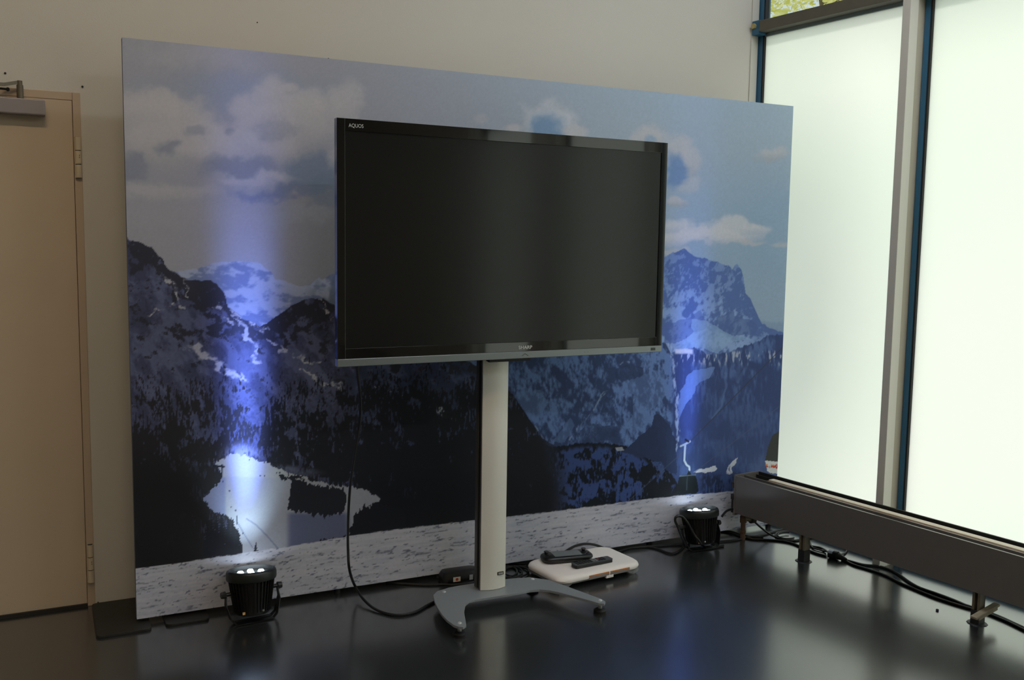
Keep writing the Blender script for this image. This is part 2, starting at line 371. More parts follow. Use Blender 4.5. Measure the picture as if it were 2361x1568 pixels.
def paint_print(px, py):
    """colours of the printed alpine picture; features laid out on the print's own surface"""
    C = np.zeros(px.shape + (3,))
    def put(m, col): 
        nonlocal C
        col = np.asarray(col, float)
        C = C * (1 - m[..., None]) + col * m[..., None]
    def mixc(a, b, t): return np.asarray(a, float) * (1 - t[..., None]) + np.asarray(b, float) * t[..., None]
    def line(pts): a = np.array(pts, float); return np.interp(px, a[:, 0], a[:, 1])
    def jag(f, amp, o=3, s=5): return (fbm(px * f, px * 0 + 3.3, o, s) - .5) * 2 * amp
    # sky
    C[:] = mixc((166, 169, 183), (166, 188, 208), ss(600, 1750, px))
    put(ss(60, 300, py - .1026 * (px - 281) + 60) * .25, (162, 168, 186))
    put(ss(1250, 1800, px) * ss(300, 520, py) * .55, (140, 172, 205))
    put((1 - ss(560, 800, px)) * ss(420, 600, py) * .5, (168, 170, 178))
    put(ss(600, 780, px) * (1 - ss(900, 1100, px)) * ss(380, 520, py) * .65, (134, 140, 148))
    wx = (fbm(px * .016, py * .022, 4, 11) - .5); wy = (fbm(px * .016, py * .022, 4, 23) - .5)
    sx_ = (fbm(px * .05, py * .05, 3, 31) - .5); sy_ = (fbm(px * .05, py * .05, 3, 37) - .5)
    def blob(cx, cy, rx, ry, st, col, shade=None, soft=.75):
        dx = wx * 60 + sx_ * 26; dy = wy * 46 + sy_ * 24
        k = min(1., max(rx, ry) / 60.)
        d = np.sqrt(((px + dx * k - cx) / rx) ** 2 + ((py + dy * k - cy) / ry) ** 2)
        m = (1 - ss(1 - soft * .7, 1 + soft * .35, d)) * st
        if shade is not None: col = mixc(col, shade, ss(-.2, 1.0, (py - cy) / ry))
        put(m, col)
    W_, G_, D_ = (196, 196, 203), (172, 175, 186), (128, 138, 162)
    blob(560, 215, 260, 55, .5, (150, 166, 194), soft=1.)
    blob(450, 130, 160, 40, .35, (192, 194, 206), soft=1.)
    for b in ((310, 255, 60, 46), (365, 245, 55, 40), (425, 262, 70, 50), (385, 320, 130, 75), (470, 300, 40, 40)): blob(*b, .8, W_, G_)
    for b in ((620, 205, 34, 34), (632, 245, 60, 60), (560, 255, 34, 34), (712, 235, 44, 40), (700, 290, 110, 70), (610, 290, 90, 55), (795, 250, 44, 60), (665, 205, 24, 16)): blob(*b, .75, W_, G_)
    blob(395, 335, 42, 18, .6, D_); blob(455, 300, 30, 14, .4, D_); blob(528, 305, 16, 10, .7, D_)
    for b in ((500, 318, 28, 36), (555, 330, 46, 40), (445, 345, 40, 26), (640, 345, 70, 40), (500, 350, 60, 40)): blob(*b, .7, W_, G_)
    blob(550, 385, 90, 30, .55, D_); blob(300, 392, 40, 40, .55, D_); blob(735, 395, 90, 45, .7, (118, 138, 168)); blob(640, 440, 120, 20, .7, (120, 136, 172)); blob(760, 440, 60, 50, .5, (116, 136, 162))
    blob(785, 365, 26, 26, .7, W_, G_); blob(590, 420, 90, 22, .65, W_, G_); blob(380, 445, 130, 26, .55, W_, G_); blob(430, 500, 200, 30, .4, G_); blob(690, 500, 90, 22, .5, (165, 175, 188)); blob(640, 300, 60, 30, .3, D_)
    # right-hand clouds
    blob(1262, 286, 66, 48, .9, (206, 210, 218)); blob(1258, 300, 46, 44, .9, (120, 152, 190)); blob(1322, 303, 28, 18, .8, W_); blob(1180, 296, 20, 12, .8, W_); blob(1110, 272, 18, 14, .4, W_)
    blob(1492, 318, 44, 34, .8, W_, G_); blob(1498, 322, 15, 14, .7, (140, 166, 198)); blob(1562, 340, 34, 40, .75, W_); blob(1590, 375, 28, 40, .7, W_, G_); blob(1558, 392, 26, 42, .85, (112, 144, 192)); blob(1592, 425, 30, 20, .5, W_)
    blob(1772, 354, 42, 15, .7, W_, G_); blob(1562, 464, 27, 11, .75, W_, G_)
    for b in ((1555, 520, 44, 22), (1600, 543, 60, 24), (1690, 530, 66, 28), (1745, 525, 34, 14), (1650, 548, 70, 18), (1560, 550, 40, 22)): blob(*b, .85, (206, 208, 217), (178, 190, 210), .6)
    blob(1725, 557, 42, 10, .7, W_); blob(1805, 565, 30, 10, .6, W_); blob(1555, 580, 44, 10, .7, W_)
    put(ss(560, 720, py) * ss(1600, 1760, px) * .6, (158, 180, 204))
    # far hazy mountain, left
    far = line([(281, 660), (400, 628), (430, 622), (460, 618), (495, 606), (515, 603), (560, 602), (585, 604), (600, 606), (612, 620), (628, 628), (634, 642), (660, 648), (690, 660), (715, 655), (735, 638), (742, 645), (760, 635), (790, 625), (900, 600), (1900, 600)]) + jag(.09, 3)
    m = ss(-1, 2, py - far) * (1 - ss(1000, 1100, px))
    n1 = fbm(px * .035 + py * .03, py * .06 - px * .02, 4, 51); n2 = fbm(px * .02, py * .02, 3, 57)
    put(m, mixc((124, 140, 182), (172, 184, 212), ss(.38, .62, n1)))
    put(m * ss(690, 760, px) * ss(.4, .55, n2) * .8, (104, 122, 152))
    # right mountain
    rm = line([(281, 700), (1400, 640), (1480, 620), (1535, 592), (1548, 585), (1560, 580), (1570, 576), (1577, 573), (1590, 583), (1600, 590), (1620, 594), (1640, 599), (1662, 606), (1672, 612), (1680, 610), (1688, 622), (1694, 612), (1700, 610), (1709, 622), (1714, 640), (1716, 655), (1719, 675), (1728, 684), (1738, 706), (1750, 735), (1758, 746), (1780, 758), (1795, 764), (1830, 768)]) + jag(.16, 3.5, 3, 61)
    m = ss(-1, 1.5, py - rm) * ss(1100, 1150, px)
    put(ss(736, 745, py + jag(.05, 8, 3, 3)) * ss(1740, 1760, px), (140, 164, 196))
    q = fbm(px * .035 + py * .016, py * .03 - px * .016, 6, 71, .62); q2 = fbm(px * .17 + py * .05, py * .10, 3, 77)
    snow = ss(.43, .60, q * .7 + q2 * .3)
    steep = 1 - ss(20, 150, py - rm)
    base = mixc((90, 116, 176), (146, 174, 222), np.clip(snow - steep * .45, 0, 1))
    put(m, base)
    put(m * inpoly(px + wx * 40, py + wy * 40, [(1650, 735), (1690, 710), (1745, 742), (1755, 760), (1700, 775), (1660, 765)]) * .6, (84, 108, 164))
    put(m * inpoly(px + wx * 40, py + wy * 30, [(1530, 745), (1610, 722), (1625, 745), (1640, 760), (1560, 785), (1530, 790)]) * .55, (88, 112, 178))
    put(m * inpoly(px + wx * 40, py + wy * 30, [(1595, 735), (1680, 765), (1740, 780), (1690, 790), (1660, 815), (1620, 800), (1560, 798), (1600, 770)]) * .65, (150, 182, 222))
    # centre cliff
    cl = line([(281, 2000), (1000, 780), (1100, 760), (1400, 760), (1535, 790), (1555, 830), (1562, 900), (1570, 2000)])
    cliff = ss(0, 3, py - cl) * (1 - ss(1552, 1560, px + wx * 14 - ss(880, 1040, py) * 4)) * ss(1020, 1120, px)
    q = fbm(px * .05 - py * .02, py * .03, 6, 81, .62); q2 = fbm(px * .20, py * .09, 3, 87)
    t = ss(.40, .64, q * .62 + q2 * .38)
    lighter = ss(1420, 1560, px) * .35
    put(cliff, mixc((58, 76, 118), (108, 138, 196), np.clip(t + lighter * t, 0, 1)))
    for poly, a in (([(1195, 905), (1250, 900), (1262, 930), (1240, 965), (1215, 970), (1200, 930)], .5), ([(1440, 880), (1520, 850), (1535, 900), (1500, 960), (1480, 1000), (1450, 990), (1470, 930)], .45), ([(1275, 1020), (1300, 985), (1312, 960), (1320, 985), (1305, 1024)], .5)):
        put(cliff * inpoly(px + wx * 30, py + wy * 30, poly) * a, (110, 140, 196))
    for pts in ([(1196, 930), (1215, 968), (1240, 990), (1262, 1024)], [(1400, 902), (1385, 915), (1365, 950), (1330, 990), (1312, 1015)], [(1384, 912), (1392, 903), (1402, 902)], [(1430, 840), (1440, 832), (1455, 836)]):
        put(cliff * (1 - ss(.6, 2.4, segd(px + wx * 6, py + wy * 6, pts))) * ss(.35, .6, q2) * .7, (150, 170, 205))
    for poly in ([(1395, 910), (1385, 930), (1375, 950), (1400, 948), (1420, 950), (1415, 925)], [(1330, 1000), (1345, 980), (1400, 975), (1440, 985), (1430, 1010), (1340, 1022)], [(1410, 850), (1440, 838), (1470, 845), (1475, 870), (1440, 880)]):
        put(cliff * inpoly(px + wx * 40, py + wy * 40, poly) * ss(.35, .6, q2) * .7, (48, 64, 100))
    # right forest slope
    rf = line([(281, 3000), (1530, 900), (1540, 802), (1560, 814), (1600, 800), (1615, 808), (1640, 818), (1680, 812), (1720, 796), (1750, 786), (1770, 772), (1800, 772), (1840, 764)]) + jag(.25, 4, 2, 91)
    m = ss(-1, 2, py - rf) * ss(1548, 1556, px + wx * 12)
    tr = fbm(px * .20, py * .05, 3, 95); lg = fbm(px * .02 + py * .01, py * .02 - px * .012, 4, 97)
    put(m, mixc((58, 76, 124), (88, 114, 170), ss(.45, .7, tr * .45 + lg * .55) * (1 - .55 * ss(820, 1000, py))))
    put(m * inpoly(px + wx * 24, py + wy * 30, [(1565, 900), (1600, 860), (1650, 850), (1640, 872), (1600, 890), (1580, 940), (1567, 980)]) * .75, (118, 148, 206))
    put(m * (1 - ss(1, 4, segd(px + wx * 20, py, [(1675, 860), (1668, 900), (1662, 940), (1640, 965)]))) * .5, (104, 132, 184))
    put(m * (1 - ss(2, 6, segd(px + wx * 20, py, [(1720, 850), (1700, 880), (1705, 830)]))) * .3, (104, 132, 184))
    put(m * ss(.62, .7, tr) * ss(805, 815, py) * (1 - ss(830, 850, py)) * .8, (190, 196, 214))
    put((1 - ss(3, 9, np.abs(py - 812 - wy * 10))) * ss(1552, 1560, px) * (1 - ss(1594, 1602, px)) * .9, (222, 222, 234))
    put((1 - ss(1.5, 5.5, segd(px + wx * 10 + sx_ * 8, py, [(1541, 792), (1552, 826), (1553, 870), (1561, 930), (1562, 990), (1559, 1040)]))) * ss(.3, .55, q2) * .9, (176, 194, 226))
    put(ss(1700, 1790, px) * ss(1020, 1080, py) * .35, (112, 132, 170))
    # forest hill, centre right
    hill = line([(281, 3000), (1000, 800), (1100, 880), (1175, 920), (1190, 928), (1205, 965), (1215, 980), (1240, 1000), (1255, 1026), (1275, 1030), (1300, 1027), (1350, 1021), (1400, 1022), (1440, 1028), (1475, 1045), (1510, 1065), (1535, 1082), (1552, 1098), (1566, 1120), (1580, 1140), (1600, 1180), (1830, 1300)]) + jag(.3, 4, 2, 101)
    m = ss(-1, 1.5, py - hill) * ss(1000, 1100, px)
    tr = .6 * fbm(px * .28, py * .10, 3, 105, .6) + .4 * fbm(px * .07, py * .04, 3, 106); lg = fbm(px * .025, py * .03, 3, 107)
    dens = .5 + .25 * ss(1430, 1500, px) + .3 * ss(1120, 1190, py) - .2 * ss(.5, .62, lg)
    put(m, mixc((62, 84, 142), (20, 26, 38), ss(-.07, .07, dens - tr)))
    put(m * (1 - ss(4, 16, py - hill)) * ss(1240, 1280, px) * .9, (24, 30, 42))
    put(inpoly(px + sx_ * 8, py + sy_ * 14, [(1436, 1040), (1470, 1010), (1500, 985), (1508, 958), (1516, 956), (1530, 966), (1548, 990), (1558, 1020), (1560, 1094), (1500, 1060)]).astype(float) * .95, (46, 60, 96))
    put(inpoly(px + wx * 20, py + wy * 20, [(1420, 1034), (1436, 1032), (1440, 1040), (1425, 1042)]).astype(float) * .8, (190, 196, 210))
    put(inpoly(px + wx * 20, py + wy * 20, [(1500, 1066), (1524, 1068), (1534, 1085), (1545, 1110), (1530, 1112), (1515, 1090)]) * ss(.4, .5, tr), (70, 90, 140))
    put(inpoly(px + sx_ * 8, py + sy_ * 10, [(1597, 1090), (1610, 1081), (1625, 1083), (1648, 1073), (1655, 1082), (1640, 1090), (1610, 1091)]).astype(float), (206, 212, 226))
    put(inpoly(px + sx_ * 10, py + sy_ * 10, [(1672, 1092), (1680, 1075), (1692, 1062), (1701, 1054), (1698, 1068), (1688, 1082), (1690, 1094)]).astype(float) * ss(.3, .5, tr), (200, 206, 220))
    lo = ss(1090, 1104, py + (tr - .5) * 30) * ss(1605, 1625, px)
    put(lo * ss(.40, .56, tr) * .8, (34, 44, 70)); put(lo * (1 - ss(.40, .56, tr)) * .5, (66, 88, 140))
    # left mountain with rocks and trees
    L = line([(281, 540), (300, 553), (312, 556), (325, 558), (335, 568), (350, 572), (362, 585), (376, 598), (380, 612), (386, 620), (400, 626), (420, 640), (440, 648), (452, 645), (465, 648), (485, 646), (500, 655), (515, 672), (522, 690), (524, 705), (545, 722), (560, 736), (580, 742), (600, 752), (612, 748), (640, 728), (665, 710), (690, 695), (720, 688), (745, 690), (770, 702), (800, 715), (900, 740), (1000, 790), (1110, 850), (1180, 905), (1250, 1010), (1300, 1040), (1900, 1400)]) + jag(.12, 4, 4, 111)
    ml = ss(-1, 1.5, py - L) * (1 - ss(1190, 1260, px - ss(880, 1100, py) * 60))
    big = fbm(px * .022, py * .026, 4, 115); mid = fbm(px * .07 + py * .02, py * .075 - px * .02, 5, 117, .62); tr = .62 * fbm(px * .30, py * .085, 3, 119, .6) + .38 * fbm(px * .06, py * .03, 3, 120)
    shade = mixc((80, 86, 118), (62, 72, 108), ss(560, 1000, px))
    put(ml, shade)
    put(ml * ss(.50, .66, mid) * .45, (106, 112, 146)); put(ml * ss(.52, .40, mid) * 0 + ml * (1 - ss(.34, .46, fbm(px * .16, py * .13, 3, 118))) * .45, (56, 60, 84))
    dg = fbm(px * .030 - py * .020, py * .016 + px * .010, 4, 121)
    put(ml * ss(.50, .64, dg) * (1 - ss(860, 980, py)) * .55, (112, 120, 158)); put(ml * (1 - ss(.36, .46, dg)) * .4, (54, 58, 82))
    rock = ss(.0, .08, mid * .6 + big * .4 - .50 + .17 * (1 - ss(0, 70, py - L)) - .10 * ss(740, 840, py))
    put(ml * rock * (1 - ss(880, 980, py)) * .92, (50, 52, 64))
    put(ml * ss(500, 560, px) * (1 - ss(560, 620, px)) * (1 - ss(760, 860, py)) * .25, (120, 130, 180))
    # bright snow crests
    for pts, wd in (([(384, 640), (400, 668), (424, 704)], 6), ([(345, 728), (380, 706), (398, 702)], 4), ([(430, 800), (455, 800), (485, 822), (530, 862), (560, 870)], 12), ([(500, 705), (520, 735), (536, 745)], 6), ([(578, 752), (600, 746), (640, 722)], 7), ([(540, 712), (575, 742), (610, 760)], 6), ([(618, 780), (640, 800), (700, 826), (760, 848)], 5), ([(425, 652), (440, 690)], 3), ([(700, 855), (740, 880), (790, 890)], 5), ([(740, 700), (765, 738)], 3), ([(995, 935), (1020, 950), (1050, 968)], 6), ([(870, 890), (900, 905), (930, 915)], 2.5), ([(520, 690), (560, 755), (590, 800), (600, 830)], 8)):
        put(ml * (1 - ss(wd * .35, wd, segd(px + sx_ * 30 + (mid - .5) * 26, py + sy_ * 30, pts))) * ss(.34, .58, mid) * .85, (200, 202, 214))
    # trees
    dens = .22 + .30 * ss(800, 940, py) + .18 * ss(940, 1080, py) + .12 * ss(700, 900, px) - .18 * ss(.5, .65, big) - .25 * (1 - ss(770, 830, py))
    dens = dens + .16 * (1 - ss(380, 480, px)) * ss(960, 1100, py)
    tree = ss(-.055, .045, dens - tr)
    col = mixc((42, 41, 46), (30, 33, 42), ss(450, 750, px))
    put(ml * tree * .96, col)
    put(ml * ss(1000, 1140, py) * (1 - ss(430, 520, px)) * .85, (30, 31, 36))
    put(ml * ss(760, 900, px) * ss(1060, 1150, py) * .7, (24, 27, 36))
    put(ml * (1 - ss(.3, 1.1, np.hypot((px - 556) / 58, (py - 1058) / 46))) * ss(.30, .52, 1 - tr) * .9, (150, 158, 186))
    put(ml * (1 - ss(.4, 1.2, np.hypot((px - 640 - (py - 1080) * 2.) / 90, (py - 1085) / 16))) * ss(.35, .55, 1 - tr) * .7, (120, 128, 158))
    # lit piste in the valley
    jx, jy = sx_ * 9, sy_ * 9
    P1 = [(492, 1066), (520, 1056), (545, 1046), (565, 1052), (600, 1062), (640, 1082), (690, 1098), (720, 1105), (800, 1125), (850, 1133), (876, 1150), (866, 1163), (835, 1172), (812, 1192), (805, 1236), (740, 1250), (640, 1275), (556, 1276), (553, 1240), (540, 1200), (520, 1186), (496, 1182), (478, 1166), (470, 1148), (492, 1122), (508, 1110), (512, 1090)]
    m = inpoly(px + jx * 1.6, py + jy * 1.6 + (tr - .5) * 16, P1).astype(float)
    put(m, (166, 171, 186))
    put(m * (1 - ss(1095, 1102, py - (px - 520) * .03)) * (1 - ss(700, 760, px)), (176, 180, 186))
    put(m * (1 - ss(515, 524, px)) * ss(1098, 1104, py) * .7, (126, 136, 186))
    put(m * ss(655, 675, px) * ss(1176, 1190, py) * (1 - ss(790, 815, px - (py - 1190) * .1)) * .85, (92, 100, 136))
    put(m * (1 - ss(.8, 2.2, segd(px, py, [(568, 1196), (590, 1210), (615, 1235), (642, 1266)]))) * .7, (110, 118, 150))
    put(m * (1 - ss(.6, 1.8, segd(px, py, [(545, 1200), (562, 1230), (582, 1262)]))) * .7, (110, 118, 150))
    for poly in ([(673, 1104), (700, 1110), (740, 1122), (792, 1128), (800, 1150), (795, 1176), (760, 1190), (720, 1186), (690, 1180), (664, 1180), (668, 1140)], [(808, 1245), (812, 1194), (838, 1168), (868, 1162), (930, 1172), (940, 1230)], [(640, 1100), (690, 1098), (705, 1108), (690, 1104), (650, 1108)]):
        put(inpoly(px + sx_ * 8, py + (tr - .5) * 30, poly) * .95, (30, 33, 44))
    for (a, b) in ((514, 1110), (529, 1132), (533, 1169), (543, 1177), (535, 1218), (560, 1230), (575, 1060), (638, 1090), (645, 1090), (665, 1092), (600, 1097), (610, 1097)):
        put(1 - ss(1.0, 2.4, np.hypot((px - a) * 1.1, py - b)), (30, 34, 50))
    put(1 - ss(.8, 2., segd(px, py, [(512, 1072), (512, 1100)])), (40, 44, 60)); put(1 - ss(1.5, 3., segd(px, py, [(492, 1074), (516, 1076)])), (34, 36, 50)); put(1 - ss(.8, 2., segd(px, py, [(546, 1190), (546, 1208)])), (40, 44, 60))
    # foreground firs left of the piste
    for k, (a, top, hw) in enumerate(((500, 1186, 8), (512, 1182, 9), (526, 1190, 9), (537, 1192, 8), (489, 1195, 9), (548, 1215, 6), (590, 1247, 6), (478, 1200, 10))):
        put(((np.abs(px - a) < (py - top) * .16 * (1 + .5 * np.sin(py * 1.1 + k))) & (py > top) & (np.abs(px - a) < hw) & (py < 1282)).astype(float) * .95, (30, 32, 42))
    # cable-car ropes and cabins
    put((1 - ss(.5, 1.5, segd(px, py, [(1590, 1020), (1808, 797)]))) * .8, (62, 66, 80))
    put((1 - ss(.5, 1.5, segd(px, py, [(1586, 1032), (1448, 1156)]))) * .5, (90, 98, 118))
    put((1 - ss(.5, 1.5, segd(px, py, [(1800, 935), (1600, 1090)]))) * .6, (88, 96, 124))
    put(1 - ss(1.6, 2.8, segd(px, py, [(1580, 1024), (1578, 1062), (1583, 1072), (1589, 1076), (1590, 1084)])), (196, 210, 220))
    put(1 - ss(1.6, 2.8, segd(px, py, [(1569, 1029), (1580, 1024), (1591, 1018)])), (180, 196, 206)); put(1 - ss(1.8, 3., segd(px, py, [(1581, 1014), (1587, 1018)])), (30, 36, 44))
    put(inpoly(px, py, [(1560, 1140), (1561, 1122), (1566, 1099), (1574, 1095), (1584, 1094), (1588, 1084), (1594, 1094), (1603, 1095), (1607, 1106), (1611, 1132), (1605, 1138)]).astype(float), (22, 32, 38))
    put((1 - ss(.8, 1.8, segd(px, py, [(1567, 1098), (1604, 1095)]))) * .8, (120, 134, 142)); put((1 - ss(.8, 1.8, segd(px, py, [(1585, 1097), (1583, 1130)]))) * .6, (70, 84, 92))
    put(inpoly(px, py, [(1830, 985), (1793, 996), (1782, 1003), (1771, 1030), (1764, 1062), (1830, 1068)]).astype(float), (60, 62, 62))
    put(inpoly(px, py, [(1764, 1062), (1830, 1068), (1830, 1094), (1776, 1091), (1769, 1086)]).astype(float), (214, 216, 220))
    put((inpoly(px, py, [(1765, 1069), (1787, 1072), (1787, 1079), (1766, 1077)]) & ~((px > 1770.5) & (px < 1777))).astype(float), mixc((214, 150, 96), (196, 74, 50), ss(1073, 1075, py)))
    put((1 - ss(1.4, 2.6, np.hypot(px - 1774, (py - 1077) * .7))) * .8, (150, 152, 150))
    put(1 - ss(.8, 1.6, segd(px, py, [(1790, 1071), (1788, 1076), (1791, 1080), (1794, 1070)])), (180, 52, 46))
    # snow field in front
    S = line([(281, 1316), (325, 1310), (400, 1300), (560, 1275), (640, 1264), (800, 1237), (900, 1222), (1000, 1210), (1110, 1198), (1180, 1190), (1300, 1176), (1400, 1163), (1480, 1152), (1560, 1143), (1640, 1137), (1700, 1131), (1830, 1122)]) + jag(.08, 2.2, 4, 131)
    m = ss(-.8, 1.2, py - S)
    ac = py - S
    st = fbm(px * .018 + ac * .02, ac * .22, 4, 135); fine = fbm(px * .09 + ac * .1, ac * .3, 3, 139)
    put(m, mixc((206, 208, 222), (194, 198, 215), ss(.35, .6, st)))
    put(m * ss(.60, .70, st * .55 + fine * .45) * .75, (124, 127, 148))
    put(m * ss(.70, .76, fine) * .8, (100, 106, 136))
    # slight print mottling
    C = C * (1 + (fbm(px * .3, py * .3, 2, 151) - .5)[..., None] * .05)
    return np.clip(C, 0, 255)

def build_backdrop():
    e = empty('printed_backdrop', (BX, BY, 0)); tag(e, 'wide fabric backdrop printed with snowy mountains behind the television', 'backdrop')
    NX, NY = 860, 590
    u = np.linspace(0, BW, NX + 1); v = np.linspace(0, BH, NY + 1)
    U, V = np.meshgrid(u, v)
    P = np.stack([U + BX, np.full_like(U, BY), V + BZ], -1) - np.array([0, 0, HC])
    d = P @ _fw; px = IW / 2 + FPX * (P @ _R) / d; py = IH / 2 - FPX * (P @ _U) / d
    c = paint_print(px, py) / 255.
    c = np.where(c <= .04045, c / 12.92, ((c + .055) / 1.055) ** 2.4)
    rgba = np.concatenate([c, np.ones(c.shape[:2] + (1,))], -1).reshape(-1, 4)
    co = np.stack([U, np.zeros_like(U), V + BZ], -1).reshape(-1, 3)
    idx = np.arange((NX + 1) * (NY + 1)).reshape(NY + 1, NX + 1)
    quads = np.stack([idx[:-1, :-1], idx[:-1, 1:], idx[1:, 1:], idx[1:, :-1]], -1).reshape(-1, 4)
    me = bpy.data.meshes.new('printed_fabric')
    me.vertices.add(len(co)); me.vertices.foreach_set('co', co.ravel().astype(np.float32))
    me.loops.add(quads.size); me.loops.foreach_set('vertex_index', quads.ravel().astype(np.int32))
    me.polygons.add(len(quads)); me.polygons.foreach_set('loop_start', (np.arange(len(quads)) * 4).astype(np.int32))
    me.update(calc_edges=True)
    a = me.color_attributes.new('print', 'FLOAT_COLOR', 'POINT'); a.data.foreach_set('color', rgba.ravel().astype(np.float32))
    m = bpy.data.materials.new('printed_fabric'); m.use_nodes = True; nt = m.node_tree; p = nt.nodes['Principled BSDF']
    at = nt.nodes.new('ShaderNodeAttribute'); at.attribute_name = 'print'
    nt.links.new(at.outputs['Color'], p.inputs['Base Color']); p.inputs['Roughness'].default_value = .7; p.inputs['Specular IOR Level'].default_value = .3
    me.materials.append(m)
    o = bpy.data.objects.new('printed_fabric', me); COL.objects.link(o); o.parent = e
    # hems wrapped round the frame and the tube frame behind
    M_hem_top = mat('hem_sky', (168, 176, 196), .7); M_hem_l = mat('hem_side', (112, 118, 140), .7); M_hem_b = mat('hem_snow', (190, 188, 200), .7)
    t = .035
    MB().box(0, BW, .0006, t, BZ + BH - .003, BZ + BH).build('top_hem', M_hem_top, e)
    MB().box(0, .003, .0006, t, BZ, BZ + BH).build('side_hem', M_hem_l, e); MB().box(BW - .003, BW, .0006, t, BZ, BZ + BH).build('side_hem', M_hem_l, e)
    MB().box(0, BW, .0006, t, BZ, BZ + .003).build('bottom_hem', M_hem_b, e)
    M_al = mat('frame_aluminium', (150, 152, 155), .35, metal=.9)
    for x in (.03, BW * .25, BW * .5, BW * .75, BW - .03): MB().cyl((x, .02, BZ + .004), (x, .02, BZ + BH - .004), .012, seg=10).build('frame_pole', M_al, e)
    for z in (BZ + .03, BZ + BH / 2, BZ + BH - .03): MB().cyl((.03, .02, z), (BW - .03, .02, z), .01, seg=10).build('frame_bar', M_al, e)
    for x in (.03, BW * .25, BW * .5, BW * .75, BW - .03): MB().cyl((x, .02, .0125 if x < .1 else 0.0), (x, .02, BZ + .006), .014, seg=10).build('frame_foot', M_black_rubber, e)
build_backdrop()

# ------------------------------------------------------------------ black base plates on the floor
M_plate = mat('black_steel_plate', (34, 33, 31), .5, noise=.15, nscale=12)
def plate(x0, x1, y0, y1, label):
    poly = []
    for cx, cy, a0 in ((x1 - .02, y0 + .02, -90), (x1 - .02, y1 - .02, 0), (x0 + .02, y1 - .02, 90), (x0 + .02, y0 + .02, 180)):
        for k in range(5): a = math.radians(a0 + k * 22.5); poly.append((cx + .02 * math.cos(a), cy + .02 * math.sin(a)))
    c = ((x0 + x1) / 2, (y0 + y1) / 2)
    o = MB().prism([(a - c[0], b - c[1]) for a, b in poly], 0, .010).build('base_plate', M_plate, loc=(c[0], c[1], 0), bevel=.0015)
    tag(o, label, 'plate', 'black base plates under the backdrop')
plate(.142, .335, 3.692, 4.048, 'large black floor plate sticking out past the left end of the backdrop')
plate(.387, .548, 3.700, 4.0, 'smaller black floor plate mostly hidden under the backdrop, left of the stage light')

# ------------------------------------------------------------------ television
TVX, TVY, TVW, TVH, TVZ, TVA = .9524, 3.3276, 1.4385, .8881, 1.023, .0171
M_gloss = mat('tv_gloss_black', (10, 11, 12), .06, spec=.6, coat=.5)
M_screen = mat('tv_screen', (25, 26, 26), .17, spec=.4)
M_tvback = mat('tv_back', (20, 20, 22), .5)
M_strip = mat('tv_silver_strip', (132, 138, 140), .35, metal=.55)
M_logo = mat('logo_silver', (190, 192, 190), .4)
M_markdark = mat('mark_dark', (60, 64, 66), .5)
tv = empty('television', (TVX + math.cos(TVA) * TVW / 2, TVY + math.sin(TVA) * TVW / 2, TVZ), TVA)
tag(tv, 'large switched-off flat television with glossy black bezel on a floor stand', 'television')
hw = TVW / 2; sb = .028      # silver strip height
bl, bt, bb = .030, .043, .038
f = MB()
f.box(-hw, -hw + bl, 0, .03, sb, TVH); f.box(hw - bl, hw, 0, .03, sb, TVH); f.box(-hw + bl, hw - bl, 0, .03, TVH - bt, TVH); f.box(-hw + bl, hw - bl, 0, .03, sb, sb + bb)
bez = f.build('bezel', M_gloss, tv, bevel=.001)
MB().box(-hw + bl - .002, hw - bl + .002, .004, .012, sb + bb - .002, TVH - bt + .002).build('screen', M_screen, tv)
MB().box(-hw, hw, -.001, .032, 0, sb).build('silver_strip', M_strip, tv, bevel=.002)
MB().box(-hw + .008, hw - .008, .028, .055, .008, TVH - .006).build('rear_shell', M_tvback, tv, bevel=.008)
MB().box(-.45, .45, .05, .085, .02, TVH * .75).build('rear_housing', M_tvback, tv, bevel=.012)
text('model_lettering', 'AQUOS', .0185, M_logo, tv, (-hw + .043, -.0012, TVH - .030), sx=.86)
text('brand_lettering', 'SHARP', .0185, M_logo, tv, (.020, -.0012, sb + .010), sx=1.12, bold=.0004)
MB().strap([(.036, -.0015, .010), (.0505, -.0015, .019), (.065, -.0015, .010)], .002, .0012, (0, 1, 0)).build('chevron_mark', M_markdark, tv)
MB().box(hw - .058, hw - .034, -.0016, 0, .008, .020).build('sensor_window', M_markdark, tv)
for x in (.330, .345): MB().cyl((x, -.0016, .014), (x, 0, .014), .0013, seg=8).build('indicator_light', mat('indicator_red', (120, 60, 60), .5), tv)

